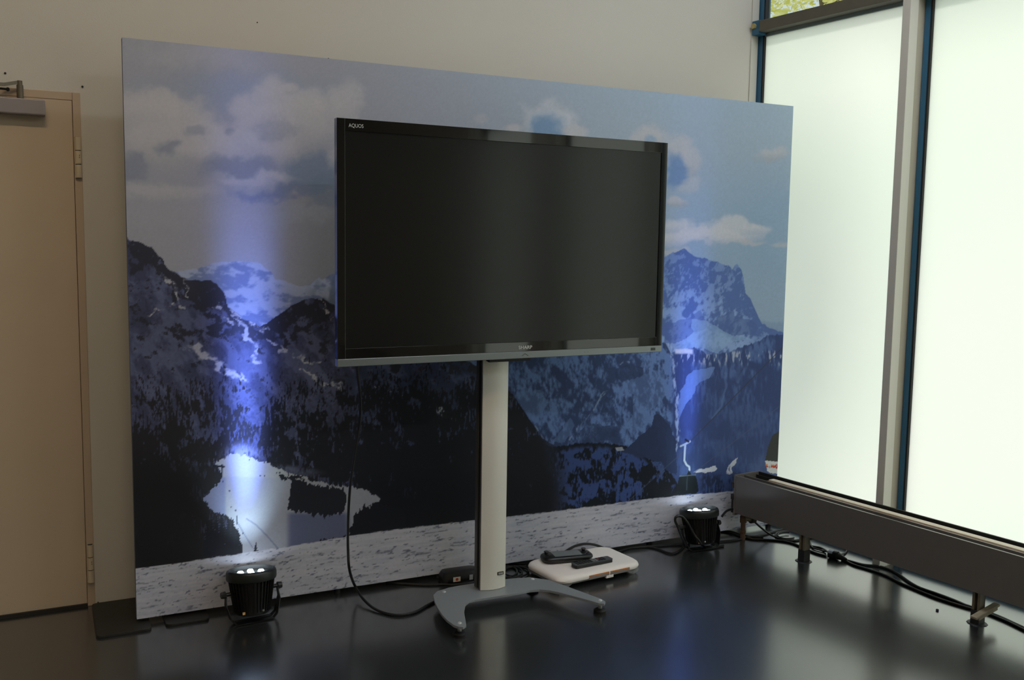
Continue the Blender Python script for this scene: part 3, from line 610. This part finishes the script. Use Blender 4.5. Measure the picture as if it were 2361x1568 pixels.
# ------------------------------------------------------------------ floor stand
M_base = mat('stand_base_grey', (142, 149, 154), .36, metal=.25, noise=.03, nscale=60)
M_cover = mat('stand_cover', (226, 224, 214), .34, metal=.0, spec=.5)
M_rail = mat('stand_rail', (112, 112, 112), .4, metal=.6)
M_slot = mat('stand_slot', (10, 10, 11), .5)
M_cap = mat('screw_cap', (196, 202, 204), .4)
PXC = 1.6415
stand = empty('television_stand', (PXC, 3.47, 0)); tag(stand, 'silver television floor stand with curved column and boomerang-shaped base plate', 'tv stand')
SO = Vector((PXC, 3.47, 0))
bp = [(999, 1372), (1008, 1363), (1035, 1354.6), (1065, 1349), (1100, 1343.7), (1140, 1338), (1180, 1333.5), (1222, 1331), (1266, 1337), (1300, 1349), (1332, 1361), (1362, 1372), (1387, 1381), (1396, 1387), (1393, 1392), (1380, 1390.5), (1354, 1383), (1320, 1374), (1288, 1365.5), (1266, 1361), (1244, 1359), (1222, 1361), (1195, 1366.5), (1167, 1371.5), (1112, 1380), (1095, 1382.5), (1081, 1386), (1073, 1393), (1070, 1409), (1071.5, 1420), (1073.6, 1431), (1075, 1441), (1068, 1445.8), (1057, 1445), (1046, 1441), (1031, 1430), (1019.6, 1418), (1009, 1402), (1002, 1387)]
poly = [onz(x, y, .05) - SO for x, y in bp]
MB().prism([(q.x, q.y) for q in poly], .040, .050).build('base_plate', M_base, stand, bevel=.0012)
for (x, y) in ((1060, 1437), (1384, 1385), (1024, 1365), (1228, 1336)):
    q = onz(x, y, .05) - SO
    MB().lathe([(.0, .0545), (.006, .054), (.0085, .0495)], 14, (q.x, q.y)).build('screw_cap', M_cap, stand, smooth=True)
    ft = MB().cyl((q.x, q.y, .018), (q.x, q.y, .040), .008, seg=12).build('foot_stem', mat('steel_stem', (170, 172, 172), .3, metal=.8), stand, smooth=True)
    MB().lathe([(0, .0), (.026, .0), (.026, .012), (.016, .019), (0, .019)], 20, (q.x, q.y)).build('foot_pad', M_black_rubber, ft, smooth=True)
cw = .0565
prof = [(-cw, -.030)] + [(-cw + 2 * cw * k / 12, -.030 - .014 * math.sin(math.pi * k / 12)) for k in range(1, 12)] + [(cw, -.030), (cw, -.024), (-cw, -.024)]
MB().prism(prof, .052, 1.30).build('column_cover', M_cover, stand, smooth=True)
MB().box(-cw - .001, cw + .001, -.023, -.014, .05, 1.30).build('column_edge', M_rail, stand)
MB().box(-cw + .004, cw - .004, -.014, .010, .05, 1.30).build('column_slot', M_slot, stand)
MB().box(-cw - .001, cw + .001, .010, .032, .05, 1.30).build('column_rear', M_rail, stand)
bd = MB().box(.013, .042, -.0440, -.0405, .1105, .1235).build('badge_plate', mat('badge_dark', (40, 42, 42), .5), stand)
for k in range(4): MB().box(.0185 + k * .0055, .0220 + k * .0055, -.0444, -.0439, .1130, .1210).build('badge_mark', mat('badge_white', (200, 198, 190), .5), bd)
MB().box(-.16, .16, -.042, -.026, 1.16, 1.56).build('mounting_plate', M_slot, stand)
MB().box(-.046, .140, -.066, -.046, 1.004, 1.022).build('lower_bracket', mat('bracket_black', (26, 26, 28), .45), stand, bevel=.001)
MB().box(-.046, .12, -.046, -.02, 1.006, 1.022).build('bracket_arm', MATS['bracket_black'], stand)

# ------------------------------------------------------------------ stage lights
def stage_light(cx, cy, tilt_y, tilt_x, yaw, label, flip=1, power=1.):
    e = empty('stage_light', (cx, cy, 0), yaw); tag(e, label, 'stage light', 'LED stage lights on the floor')
    M_can = mat('can_black', (16, 17, 17), .45, spec=.5); M_rim = mat('can_rim', (24, 28, 27), .4)
    zp = .115
    T = Matrix.Translation((0, 0, zp)) @ Matrix.Rotation(tilt_y, 4, 'X') @ Matrix.Rotation(tilt_x, 4, 'Y') @ Matrix.Translation((0, 0, -zp))
    def tp(o): o.matrix_local = T; return o
    can = tp(MB().lathe([(0, .028), (.060, .028), (.066, .034), (.079, .150), (.080, .158), (0, .158)], 40).build('can_body', M_can, e, smooth=True))
    fin = MB()
    for k in range(36):
        a = 2 * math.pi * k / 36; R = Matrix.Rotation(a, 4, 'Z')
        vs = [R @ Vector(p) for p in ((.058, -.0013, .040), (.071, -.0013, .040), (.0885, -.0013, .160), (.076, -.0013, .160), (.058, .0013, .040), (.071, .0013, .040), (.0885, .0013, .160), (.076, .0013, .160))]
        v = [fin.bm.verts.new(q) for q in vs]
        for f in ((0, 1, 2, 3), (7, 6, 5, 4), (0, 4, 5, 1), (1, 5, 6, 2), (2, 6, 7, 3), (3, 7, 4, 0)): fin.bm.faces.new([v[i] for i in f])
    fo = tp(fin.build('cooling_fins', M_can, e)); fo['kind'] = 'stuff'
    tp(MB().lathe([(.080, .156), (.094, .160), (.096, .166), (.096, .186), (.093, .194), (.086, .198), (.083, .198), (.083, .178), (0, .178)], 40).build('rim', M_rim, e, smooth=True))
    lens = tp(MB().lathe([(0, .1815), (.080, .1815), (.0815, .180)], 32).build('lens_plate', mat('lens_plate', (120, 126, 122), .3, metal=.3), e, smooth=True))
    M_led = mat('led_lit', (255, 255, 255), .3, emit=(225, 240, 255), estr=LED_EMIT)
    for k in range(7):
        r = 0 if k == 0 else .045; a = 2 * math.pi * k / 6 + .3
        MB().lathe([(0, .190), (.009, .188), (.0125, .1825)], 12, (r * math.cos(a), r * math.sin(a))).build('led', M_led, lens, smooth=True)
    # double yoke, knobs
    M_y = mat('yoke_black', (20, 20, 21), .4)
    R_ = .101
    for s, w_ in ((1, .0), (1, 1)):
        b = .010 if w_ == 0 else .035
        pts = [(-R_, 0, zp), (-R_ - .004, -b * .5, .075), (-R_ + .012, -b, .018), (-R_ + .03, -b * 1.2, .0045), (R_ - .03, -b * 1.2, .0045), (R_ - .012, -b, .018), (R_ + .004, -b * .5, .075), (R_, 0, zp)]
        MB().strap(pts, .020, .003, (0, 1, 0)).build('yoke', M_y, e)
    for s in (-1, 1):
        MB().cyl((s * .082, 0, zp), (s * .106, 0, zp), .008, seg=12).cyl((s * .103, 0, zp), (s * .120, 0, zp), .015, .012, seg=9).build('knob', M_y, e)
    can_o = can
    MB().box(-.058, -.048, -.0665, -.0645, .040, .050).build('sticker', mat('orange_sticker', (206, 160, 104), .6), can_o)
    MB().cyl((.022 * flip, -.064, .046), (.022 * flip, -.070, .046), .004, seg=10).build('socket', mat('socket_metal', (170, 172, 166), .3, metal=.8), can_o)
    c = T @ Vector((0, 0, .2))
    d3 = (T.to_3x3() @ Vector((0, 0, 1)))
    for nm, colr, en, size, tl in (('beam_blue', (.24, .36, 1.), BEAM_BLUE * .76 * power, 14, -.01), ('beam_mid', (.24, .35, 1.), BEAM_BLUE * .15 * power, 20, .0), ('beam_violet', (.26, .34, 1.), BEAM_BLUE * .03 * power, 34, .02), ('beam_white', (.66, .86, 1.), BEAM_WHITE * power, 70, .26)):
        ld = bpy.data.lights.new(nm, 'SPOT'); ld.energy = en; ld.color = colr; ld.spot_size = math.radians(size); ld.spot_blend = 1.; ld.shadow_soft_size = .06
        lo = bpy.data.objects.new(nm, ld); COL.objects.link(lo); lo.parent = e; lo.location = c
        dv = (d3 + Vector((0, tl, 0))).normalized()
        lo.rotation_euler = (-dv).to_track_quat('Z', 'Y').to_euler()
    return e
LED_EMIT, BEAM_BLUE, BEAM_WHITE = 14., 640., 8.0
stage_light(.700, 3.655, -.145, .03, .12, 'black LED stage light glowing white, near the left end of the backdrop', 1, 1.)
stage_light(2.868, 3.655, -.13, -.02, -.05, 'black LED stage light with looped cables, beside the radiator end', -1, .34)

# ------------------------------------------------------------------ game things on the floor
def rrect(w_, d_, r, n=6):
    out = []
    for sx, sy, a0 in ((1, -1, -90), (1, 1, 0), (-1, 1, 90), (-1, -1, 180)):
        for k in range(n + 1):
            a = math.radians(a0 + 90 * k / n); out.append((sx * (w_ / 2 - r) + r * math.cos(a), sy * (d_ / 2 - r) + r * math.sin(a)))
    return out
M_wii = mat('board_white', (238, 232, 228), .4, spec=.4); M_under = mat('board_grey', (150, 152, 154), .5)
BRZ = .105
board = empty('balance_board', (2.158, 3.573, 0), BRZ); tag(board, 'white balance board lying on the floor behind the stand base', 'balance board')
bb_ = MB()
rings = []
for (ins, z) in ((.012, .024), (.002, .030), (0, .038), (.004, .048), (.013, .0545), (.026, .057)):
    rings.append([bb_.bm.verts.new((a, b, z)) for a, b in rrect(.470 - 2 * ins, .284 - 2 * ins, .060 - ins * .5)])
for A, B in zip(rings, rings[1:]):
    for i in range(len(A)): bb_.bm.faces.new((A[i], A[(i + 1) % len(A)], B[(i + 1) % len(A)], B[i]))
bb_.bm.faces.new(rings[-1]); bb_.bm.faces.new(rings[0][::-1])
bb_.build('board_top', M_wii, board, smooth=True)
un = MB()
und = [(-.220, .024), (-.220, .012), (-.212, .006), (-.172, .006), (-.152, .016), (.152, .016), (.172, .006), (.212, .006), (.220, .012), (.220, .024)]
un.prism(und, -.122, .122, 'Y'); un.build('underside', M_under, board)
for sx in (-1, 1):
    for sy in (-1, 1): MB().lathe([(0, 0), (.022, 0), (.024, .006), (.024, .014), (0, .014)], 18, (sx * .190, sy * .10)).build('foot', M_under, board, smooth=True)
M_or = mat('strip_orange', (206, 128, 60), .6, noise=.3, nscale=220); M_gr = mat('strip_grey', (138, 128, 124), .6, noise=.25, nscale=300)
for x0, x1 in ((-.075, .034), (.042, .150)):
    s = MB().box(x0, x1, -.1433, -.138, .0285, .0405).build('printed_strip', M_gr, board)
    MB().box(x0, x1, -.1434, -.137, .0405, .0440).build('strip_stripe', M_or, s)
MB().box(.018, .058, -.1438, -.132, .016, .028).build('battery_latch', M_wii, board, bevel=.001)

gp = empty('gamepad', (2.092, 3.615, .0575), -.16); tag(gp, 'black tablet-style game controller lying on the white board', 'gamepad')
M_gp = mat('gamepad_black', (17, 18, 19), .35)
g = MB(); rg = []
for ins, z in ((.016, .0), (.004, .006), (0, .016), (.002, .024), (.008, .029)):
    rg.append([g.bm.verts.new((a, b, z)) for a, b in rrect(.240 - 2 * ins, .100 - 2 * ins, .036 - ins * .5)])
for A, B in zip(rg, rg[1:]):
    for i in range(len(A)): g.bm.faces.new((A[i], A[(i + 1) % len(A)], B[(i + 1) % len(A)], B[i]))
g.bm.faces.new(rg[-1]); g.bm.faces.new(rg[0][::-1])
g.build('controller_body', M_gp, gp, smooth=True)
MB().box(-.066, .066, -.032, .036, .0288, .0302).build('touch_screen', mat('pad_screen', (96, 104, 108), .15), gp)
for s in (-1, 1):
    st = MB().cyl((s * .090, .022, .028), (s * .090, .022, .036), .008, seg=12).build('stick', M_gp, gp)
    MB().lathe([(0, .041), (.010, .041), (.012, .038), (.008, .036)], 14, (s * .090, .022)).build('stick_cap', M_gp, st, smooth=True)
    for k in range(4): MB().cyl((s * .090 + .010 * math.cos(k * 1.57), -.012 + .010 * math.sin(k * 1.57), .0285), (s * .090 + .010 * math.cos(k * 1.57), -.012 + .010 * math.sin(k * 1.57), .031), .0038, seg=8).build('button', M_black_rubber, gp)

rm = empty('remote_control', (2.166, 3.514, .0575), .075); tag(rm, 'slim black remote control with silver edge on the white board', 'remote control')
MB().prism(rrect(.200, .043, .006, 3), .001, .014).build('remote_body', mat('remote_black', (24, 26, 27), .3), rm, bevel=.0015)
MB().prism(rrect(.201, .045, .007, 3), .0145, .0175).build('face_plate', mat('remote_edge', (74, 80, 82), .3, metal=.5), rm, bevel=.0006)
for i in range(11):
    for j in range(3):
        red = (i == 8 and j == 1); pale = (i in (6, 7))
        x = -.088 + i * .0145; y = -.0135 + j * .0125
        MB().box(x, x + .009, y, y + .0075, .0174, .0190).build('button', mat('button_red', (170, 40, 40), .5) if red else (mat('button_pale', (130, 134, 136), .5) if pale else M_black_rubber), rm)

co = empty('console_box', (1.610, 3.718, 0), -.05); tag(co, 'black rounded electronic box with stickers on the floor left of the column', 'console')
cb = MB(); rg = []
for ins, z in ((.004, .0), (0, .006), (.002, .030), (.010, .048), (.022, .053)):
    rg.append([cb.bm.verts.new((a, b, z)) for a, b in rrect(.180 - 2 * ins, .088 - 2 * ins, .022)])
for A, B in zip(rg, rg[1:]):
    for i in range(len(A)): cb.bm.faces.new((A[i], A[(i + 1) % len(A)], B[(i + 1) % len(A)], B[i]))
cb.bm.faces.new(rg[-1]); cb.bm.faces.new(rg[0][::-1])
cb.build('box_shell', mat('console_black', (15, 15, 16), .4), co, smooth=True)
s = MB().box(-.045, -.012, -.0455, -.0432, .012, .032).build('square_sticker', mat('sticker_cream', (206, 196, 178), .6), co)
MB().cyl((-.028, -.0462, .022), (-.028, -.0453, .022), .0065, seg=14).build('red_dot', mat('dot_red', (168, 52, 36), .6), s)
MB().box(.030, .046, -.0455, -.0432, .012, .034).build('paper_label', mat('sticker_grey', (150, 152, 156), .6), co)

# ------------------------------------------------------------------ radiator under the window
M_conv = mat('radiator_brown_grey', (104, 101, 98), .42, spec=.45, noise=.05, nscale=20, bump=.03, bscale=300)
M_convdark = mat('radiator_dark', (38, 37, 36), .5); M_lip = mat('radiator_lip', (120, 118, 112), .35, metal=.3)
M_slab = mat('cream_board', (214, 204, 184), .7, noise=.06, nscale=14); M_fin = mat('radiator_tan', (112, 86, 62), .6)
CVX, CVY = 3.520, 3.312
rad = empty('radiator', W2(CVX, CVY, 0), PHI); tag(rad, 'long low brown-grey radiator trough on short legs along the frosted windows', 'radiator')
ZB, ZT, LEN = .137, .3275, 5.2
MB().box(0, .008, -LEN, -.006, ZB, ZT).build('front_panel', M_conv, rad)
MB().box(.0, .010, -LEN, -.030, ZT, ZT + .003).build('front_lip', M_lip, rad)
MB().box(.008, .172, -LEN, -.006, ZB, ZB + .006).build('bottom_panel', M_convdark, rad)
MB().box(.165, .173, -LEN, -.006, ZB, ZT + .004).build('back_panel', M_convdark, rad)
MB().box(.053, .058, -LEN, -.012, ZB + .006, ZT).build('divider', M_conv, rad); MB().box(.053, .058, -LEN, -.012, ZT, ZT + .0015).build('divider_lip', M_lip, rad)
MB().box(.010, .052, -LEN, -.020, ZB + .02, ZT - .060).build('heating_fins', M_convdark, rad)
MB().box(.139, .143, -LEN, -.012, ZB + .006, ZT - .006).build('inner_divider', M_convdark, rad)
MB().box(.100, .137, -LEN, -.13, ZT - .045, ZT - .003).build('cream_insert', M_slab, rad, bevel=.002)
MB().box(.0595, .0985, -LEN, -.13, ZT - .05, ZT - .007).build('tan_insert', M_fin, rad)
ep = MB().box(-.004, .176, -.006, .004, ZB - .012, ZT + .006).build('end_panel', M_conv, rad, bevel=.001)
for z0 in (.265, .205): MB().box(-.010, .030, .000, .016, z0, z0 + .028).build('end_clip', M_convdark, rad, bevel=.002)
MB().box(-.006, .06, .002, .014, ZB, .21).build('end_cover', M_convdark, rad, bevel=.001)
M_leg = mat('leg_grey', (120, 114, 98), .6, noise=.12, nscale=40); M_legd = mat('leg_dark_paint', (38, 40, 42), .5)
for y in (2.895 - CVY, 2.032 - CVY, 1.17 - CVY, .31 - CVY, -.55 - CVY):
    l = MB().box(.022, .060, y - .016, y - .006, 0, ZB).box(.022, .060, y + .006, y + .016, 0, ZB).box(.050, .058, y - .016, y + .016, 0, ZB).build('leg', M_leg, rad)
    MB().box(.020, .062, y - .018, y + .018, .0035, .058).build('leg_sleeve', M_legd, l)
    MB().lathe([(0, 0), (.040, 0), (.036, .003), (0, .0035)], 12, (.04, y)).build('leg_flange', M_legd, l)
M_rust = mat('rusty_pipe', (92, 70, 54), .7, noise=.3, nscale=50)
pp = MB().lathe([(0, 0), (.013, 0), (.012, .03), (.015, .032), (.015, .045), (.012, .047), (.012, .085), (.017, .088), (.017, .120), (.014, .124), (.014, ZB)], 14, (.040, -.030)).build('supply_pipe', M_rust, rad, smooth=True)
MB().cyl((.052, -.030, .104), (.085, -.036, .100), .012, seg=12).build('valve_stem', mat('brass_valve', (132, 126, 100), .4, metal=.6), pp, smooth=True)
MB().cyl((.085, -.036, .100), (.110, -.040, .098), .022, .020, seg=14).build('valve_knob', M_black_rubber, pp, smooth=True)

wc = empty('wooden_clamp', W2(3.560, 2.032, 0), PHI); tag(wc, 'two weathered wooden slats clamped to a radiator leg above the cables', 'wood slats')
M_wood = mat('weathered_wood', (150, 142, 120), .8, noise=.25, nscale=40)
A_ = Matrix.Rotation(math.radians(-8), 4, 'Y')
MB().box(-.085, .080, -.050, -.024, .062, .072, A_).build('slat', M_wood, wc, bevel=.002)
MB().box(-.060, .070, -.046, -.020, .048, .060, A_).build('slat', M_wood, wc, bevel=.002)

# ------------------------------------------------------------------ cables
def floor_path(pts, z=.0055): return [onz(x, y, z) if len(t) == 0 else onz(x, y, t[0]) for x, y, *t in pts]
def cable(pts, r, label, name='cable', m=None, group='black cables on the floor', cat='cable'):
    c = sum(pts, Vector()) / len(pts); base = Vector((c.x, c.y, 0))
    o = MB().tube([p - base for p in pts], r, 8, 6).build(name, m or M_cable, loc=base, smooth=True)
    return tag(o, label, cat, group)
hang = [ony(x, y, Y) for x, y, Y in ((823, 838, 3.415), (825, 870, 3.44), (829.5, 905, 3.46), (831, 940, 3.475), (829, 975, 3.485), (822, 1020, 3.49), (815, 1065, 3.495), (808, 1115, 3.50), (804, 1170, 3.505), (802, 1225, 3.51), (802.5, 1270, 3.515), (806, 1315, 3.52))]
hang += [onz(x, y, z) for x, y, z in ((818, 1350, .055), (840, 1384, .020), (872, 1408, .007), (915, 1418.5, .006), (955, 1412, .006), (985, 1396, .006), (1010, 1383, .006), (1030, 1374, .006))]
cable(hang, .0055, 'black power cable hanging from the television to the floor', 'power_cable')
cable(floor_path([(890, 1343), (930, 1346), (980, 1348), (1020, 1347), (1045, 1348), (1065, 1347), (1085, 1344), (1108, 1339)]), .005, 'black cable lying in front of the console box, left of the column')
cable(floor_path([(1008, 1328), (1015, 1334), (1035, 1336), (1060, 1336), (1080, 1338), (1095, 1336), (1106, 1331)], .004), .003, 'thin grey cord curling in front of the console box', 'thin_cord', mat('grey_cord', (92, 94, 96), .5))
cable(floor_path([(1085, 1308), (1100, 1301), (1120, 1300), (1150, 1299), (1180, 1299), (1210, 1300)]), .005, 'black cable passing behind the column at the foot of the backdrop')
cable(floor_path([(1098, 1316), (1108, 1310), (1125, 1307), (1150, 1306), (1185, 1306), (1214, 1306)]), .005, 'second black cable behind the column, nearer the stand')
def loop(cx, cy, rx, ry, a0, a1, n=14, z=.0055): return [onz(cx + rx * math.cos(math.radians(a0 + (a1 - a0) * k / n)), cy + ry * math.sin(math.radians(a0 + (a1 - a0) * k / n)), z) for k in range(n + 1)]
cable(loop(1168, 1318, 24, 13, -200, 130), .0045, 'innermost coil of black cable between column and white board')
cable(loop(1176, 1319, 28, 13.5, -190, 140, z=.009), .0045, 'middle coil of black cable between column and white board')
cable(loop(1190, 1318, 29, 11.5, -180, 150, z=.007), .0045, 'outermost coil of black cable between column and white board')
arc = [onz(1296, 1276, .03), ony(1308, 1269, 3.735), ony(1326, 1259, 3.735), ony(1348, 1254, 3.735), ony(1370, 1256, 3.735), ony(1388, 1262, 3.735), onz(1404, 1268, .02)]
cable(arc, .006, 'black cable arching up behind the white board')
cable(floor_path([(1412, 1278), (1432, 1270), (1460, 1262), (1500, 1259.5), (1530, 1258), (1560, 1256), (1590, 1255)]), .005, 'black cable running from the white board to the right stage light')
cable(floor_path([(1455, 1263), (1490, 1261), (1515, 1265), (1538, 1274), (1552, 1276), (1566, 1270), (1578, 1258)]), .005, 'black cable drooping forward before the right stage light')
# loops hanging on the right stage light
pl = [ony(x, y, Y) for x, y, Y in ((1582, 1258, 3.60), (1572, 1238, 3.58), (1563, 1215, 3.57), (1557, 1202, 3.565), (1558, 1193, 3.56), (1566, 1190, 3.555), (1576, 1194, 3.55), (1588, 1210, 3.535), (1600, 1232, 3.525), (1612, 1248, 3.52))]
pl += [onz(1622, 1259, .012), onz(1645, 1262, .006), onz(1668, 1258, .006)]
cable(pl, .006, 'thick black cable looped up against the front of the right stage light')
br = [ony(x, y, Y) for x, y, Y in ((1664, 1192, 3.66), (1668, 1186, 3.66), (1676, 1178, 3.68), (1688, 1174, 3.70), (1700, 1174, 3.71), (1712, 1178, 3.715), (1722, 1190, 3.715))]
cable(br, .006, 'black cable bridging from the right stage light to the radiator end')
cable(floor_path([(1655, 1223), (1675, 1226), (1695, 1231), (1715, 1238), (1740, 1243), (1790, 1246), (1822, 1251), (1850, 1262), (1880, 1275), (1905, 1282)]), .0055, 'black cable from the right stage light under the radiator to the plug coupling')
cable(floor_path([(1665, 1223), (1690, 1227), (1712, 1234), (1735, 1237), (1765, 1231), (1790, 1224), (1830, 1215)]), .005, 'black cable turning away under the radiator towards the window')
cable(floor_path([(1640, 1252), (1665, 1248), (1690, 1246), (1710, 1242), (1730, 1238), (1760, 1240)]), .005, 'black cable trailing right of the stage light foot')
wd_ = [onz(1733, 1196, .10), onz(1745, 1208, .075), onz(1760, 1221, .045), onz(1775, 1232, .02), onz(1792, 1240, .008), onz(1812, 1246, .0055), onz(1835, 1246, .0055), onz(1856, 1241, .0055), onz(1880, 1240, .0055)]
cable(wd_, .0055, 'black cable dropping from the radiator end and curving along the floor')
cable(loop(1812, 1234, 24, 9.5, 40, 290), .005, 'small coil of black cable under the radiator beside the grey leg')
cable(loop(1815, 1234, 22, 8, 50, 280, z=.012), .004, 'thinner coil of black cable under the radiator beside the grey leg')
cable(floor_path([(1868, 1250), (1873, 1262), (1890, 1268), (1905, 1272)]), .004, 'short black cord between radiator leg and plug coupling')
cable(floor_path([(1855, 1258), (1875, 1260), (1895, 1264), (1912, 1275, .02)]), .005, 'black cable entering the top of the plug coupling')
cable(floor_path([(1930, 1278, .012), (1945, 1277), (1952, 1271), (1950, 1264), (1940, 1258)]), .004, 'black cord looping behind the plug coupling')
cable(floor_path([(1940, 1289), (1960, 1294), (1990, 1302), (2020, 1305), (2045, 1311), (2070, 1323), (2095, 1341), (2120, 1355), (2160, 1369), (2200, 1384), (2225, 1395)]), .006, 'black cable on the far side of the pair below the radiator')
cable(floor_path([(1945, 1291), (1970, 1303), (2000, 1312), (2040, 1326), (2080, 1346), (2120, 1363), (2160, 1379), (2200, 1392), (2230, 1401), (2270, 1412), (2320, 1432), (2361, 1452), (2400, 1471)]), .006, 'black cable on the near side of the pair below the radiator')
cable(floor_path([(2225, 1395), (2260, 1406), (2300, 1420), (2340, 1438), (2370, 1452), (2405, 1469)]), .006, 'black cable leaving the wooden slats towards the right edge')

pc = empty('plug_coupling', onz(1926, 1290, 0), 0.); tag(pc, 'black plug coupling with a pale round label on the floor below the radiator', 'plug')
dirc = (onz(1950, 1293) - onz(1915, 1284)); pc.rotation_euler = (0, 0, math.atan2(dirc.y, dirc.x))
MB().cyl((-.032, 0, .021), (.012, 0, .021), .0205, seg=14).cyl((.012, 0, .021), (.055, 0, .012), .018, .007, seg=14).build('coupling_body', M_black_rubber, pc, smooth=True)
MB().strap([(-.02, -.0195, .030), (-.02, -.013, .0385), (-.02, .0, .0425)], .022, .001, (1, 0, 0)).build('round_label', mat('label_lilac', (176, 182, 210), .5), pc)

dbp = onz(2161, 1408.5, 0)
o = MB().lathe([(0, .008), (.005, .007), (.0065, .003), (.005, 0), (0, 0)], 8).build('floor_crumb', mat('crumb_dark_blue', (28, 28, 60), .6), loc=dbp); tag(o, 'tiny dark blue crumb alone on the shiny floor near the radiator', 'debris')

# ------------------------------------------------------------------ tree outside the clear top pane, and one added for shade
def build_tree(wx, wy, h, label, rx=1.5, ry=1.7, rz=.36, nleaf=2600):
    base = W2(wx, wy, -.03)
    e = empty('tree', base); tag(e, label, 'tree', 'trees outside')
    MB().cyl((0, 0, 0), (.05, .03, h * .55), .12, .07, 10).cyl((.05, .03, h * .55), (.3, .2, h * .85), .06, .03, 8).cyl((.05, .03, h * .5), (-.4, .1, h * .8), .05, .02, 8).build('trunk', mat('bark', (92, 78, 60), .9, noise=.3, nscale=20), e)
    rnd = random.Random(int(wx * 10 + wy)); vs = []; fs = []
    for k in range(nleaf):
        while True:
            p = Vector((rnd.uniform(-1, 1), rnd.uniform(-1, 1), rnd.uniform(-1, 1)))
            if .2 < p.length < 1: break
        p = Vector((p.x * rx, p.y * ry, h * (.68 if rx > 1 else .85) + p.z * h * rz))
        a = Vector((rnd.gauss(0, 1), rnd.gauss(0, 1), rnd.gauss(0, 1))).normalized(); b = a.orthogonal().normalized(); s_ = rnd.uniform(.025, .05) if rx > 1 else rnd.uniform(.05, .10)
        i = len(vs); vs += [p - a * s_, p + b * s_ * .55, p + a * s_, p - b * s_ * .55]; fs.append((i, i + 1, i + 2, i + 3))
    me = bpy.data.meshes.new('foliage'); me.from_pydata([tuple(v) for v in vs], [], fs)
    m = bpy.data.materials.get('leaf')
    if m is None:
        m = bpy.data.materials.new('leaf'); m.use_nodes = True; nt = m.node_tree; nt.nodes.clear()
        out = nt.nodes.new('ShaderNodeOutputMaterial'); d_ = nt.nodes.new('ShaderNodeBsdfDiffuse'); t_ = nt.nodes.new('ShaderNodeBsdfTranslucent'); mx = nt.nodes.new('ShaderNodeMixShader')
        gi = nt.nodes.new('ShaderNodeNewGeometry'); rp = nt.nodes.new('ShaderNodeValToRGB')
        rp.color_ramp.elements[0].color = lin((225, 225, 120)); rp.color_ramp.elements[1].color = lin((255, 250, 205))
        nt.links.new(gi.outputs['Random Per Island'], rp.inputs[0]); nt.links.new(rp.outputs[0], d_.inputs[0]); nt.links.new(rp.outputs[0], t_.inputs[0])
        nt.links.new(d_.outputs[0], mx.inputs[1]); nt.links.new(t_.outputs[0], mx.inputs[2]); nt.links.new(mx.outputs[0], out.inputs[0])
    me.materials.append(m)
    f_ = bpy.data.objects.new('foliage', me); COL.objects.link(f_); f_.parent = e; f_['kind'] = 'stuff'
build_tree(8.2, 6.6, 6.6, 'yellow-green tree seen through the clear pane above the transom', nleaf=26000)
build_tree(6.0, 3.15, 5.2, 'slender unseen tree added outside the far frosted pane to shade it', .6, .8, .15, 3200)  # added so that its crown shades the middle of the pane
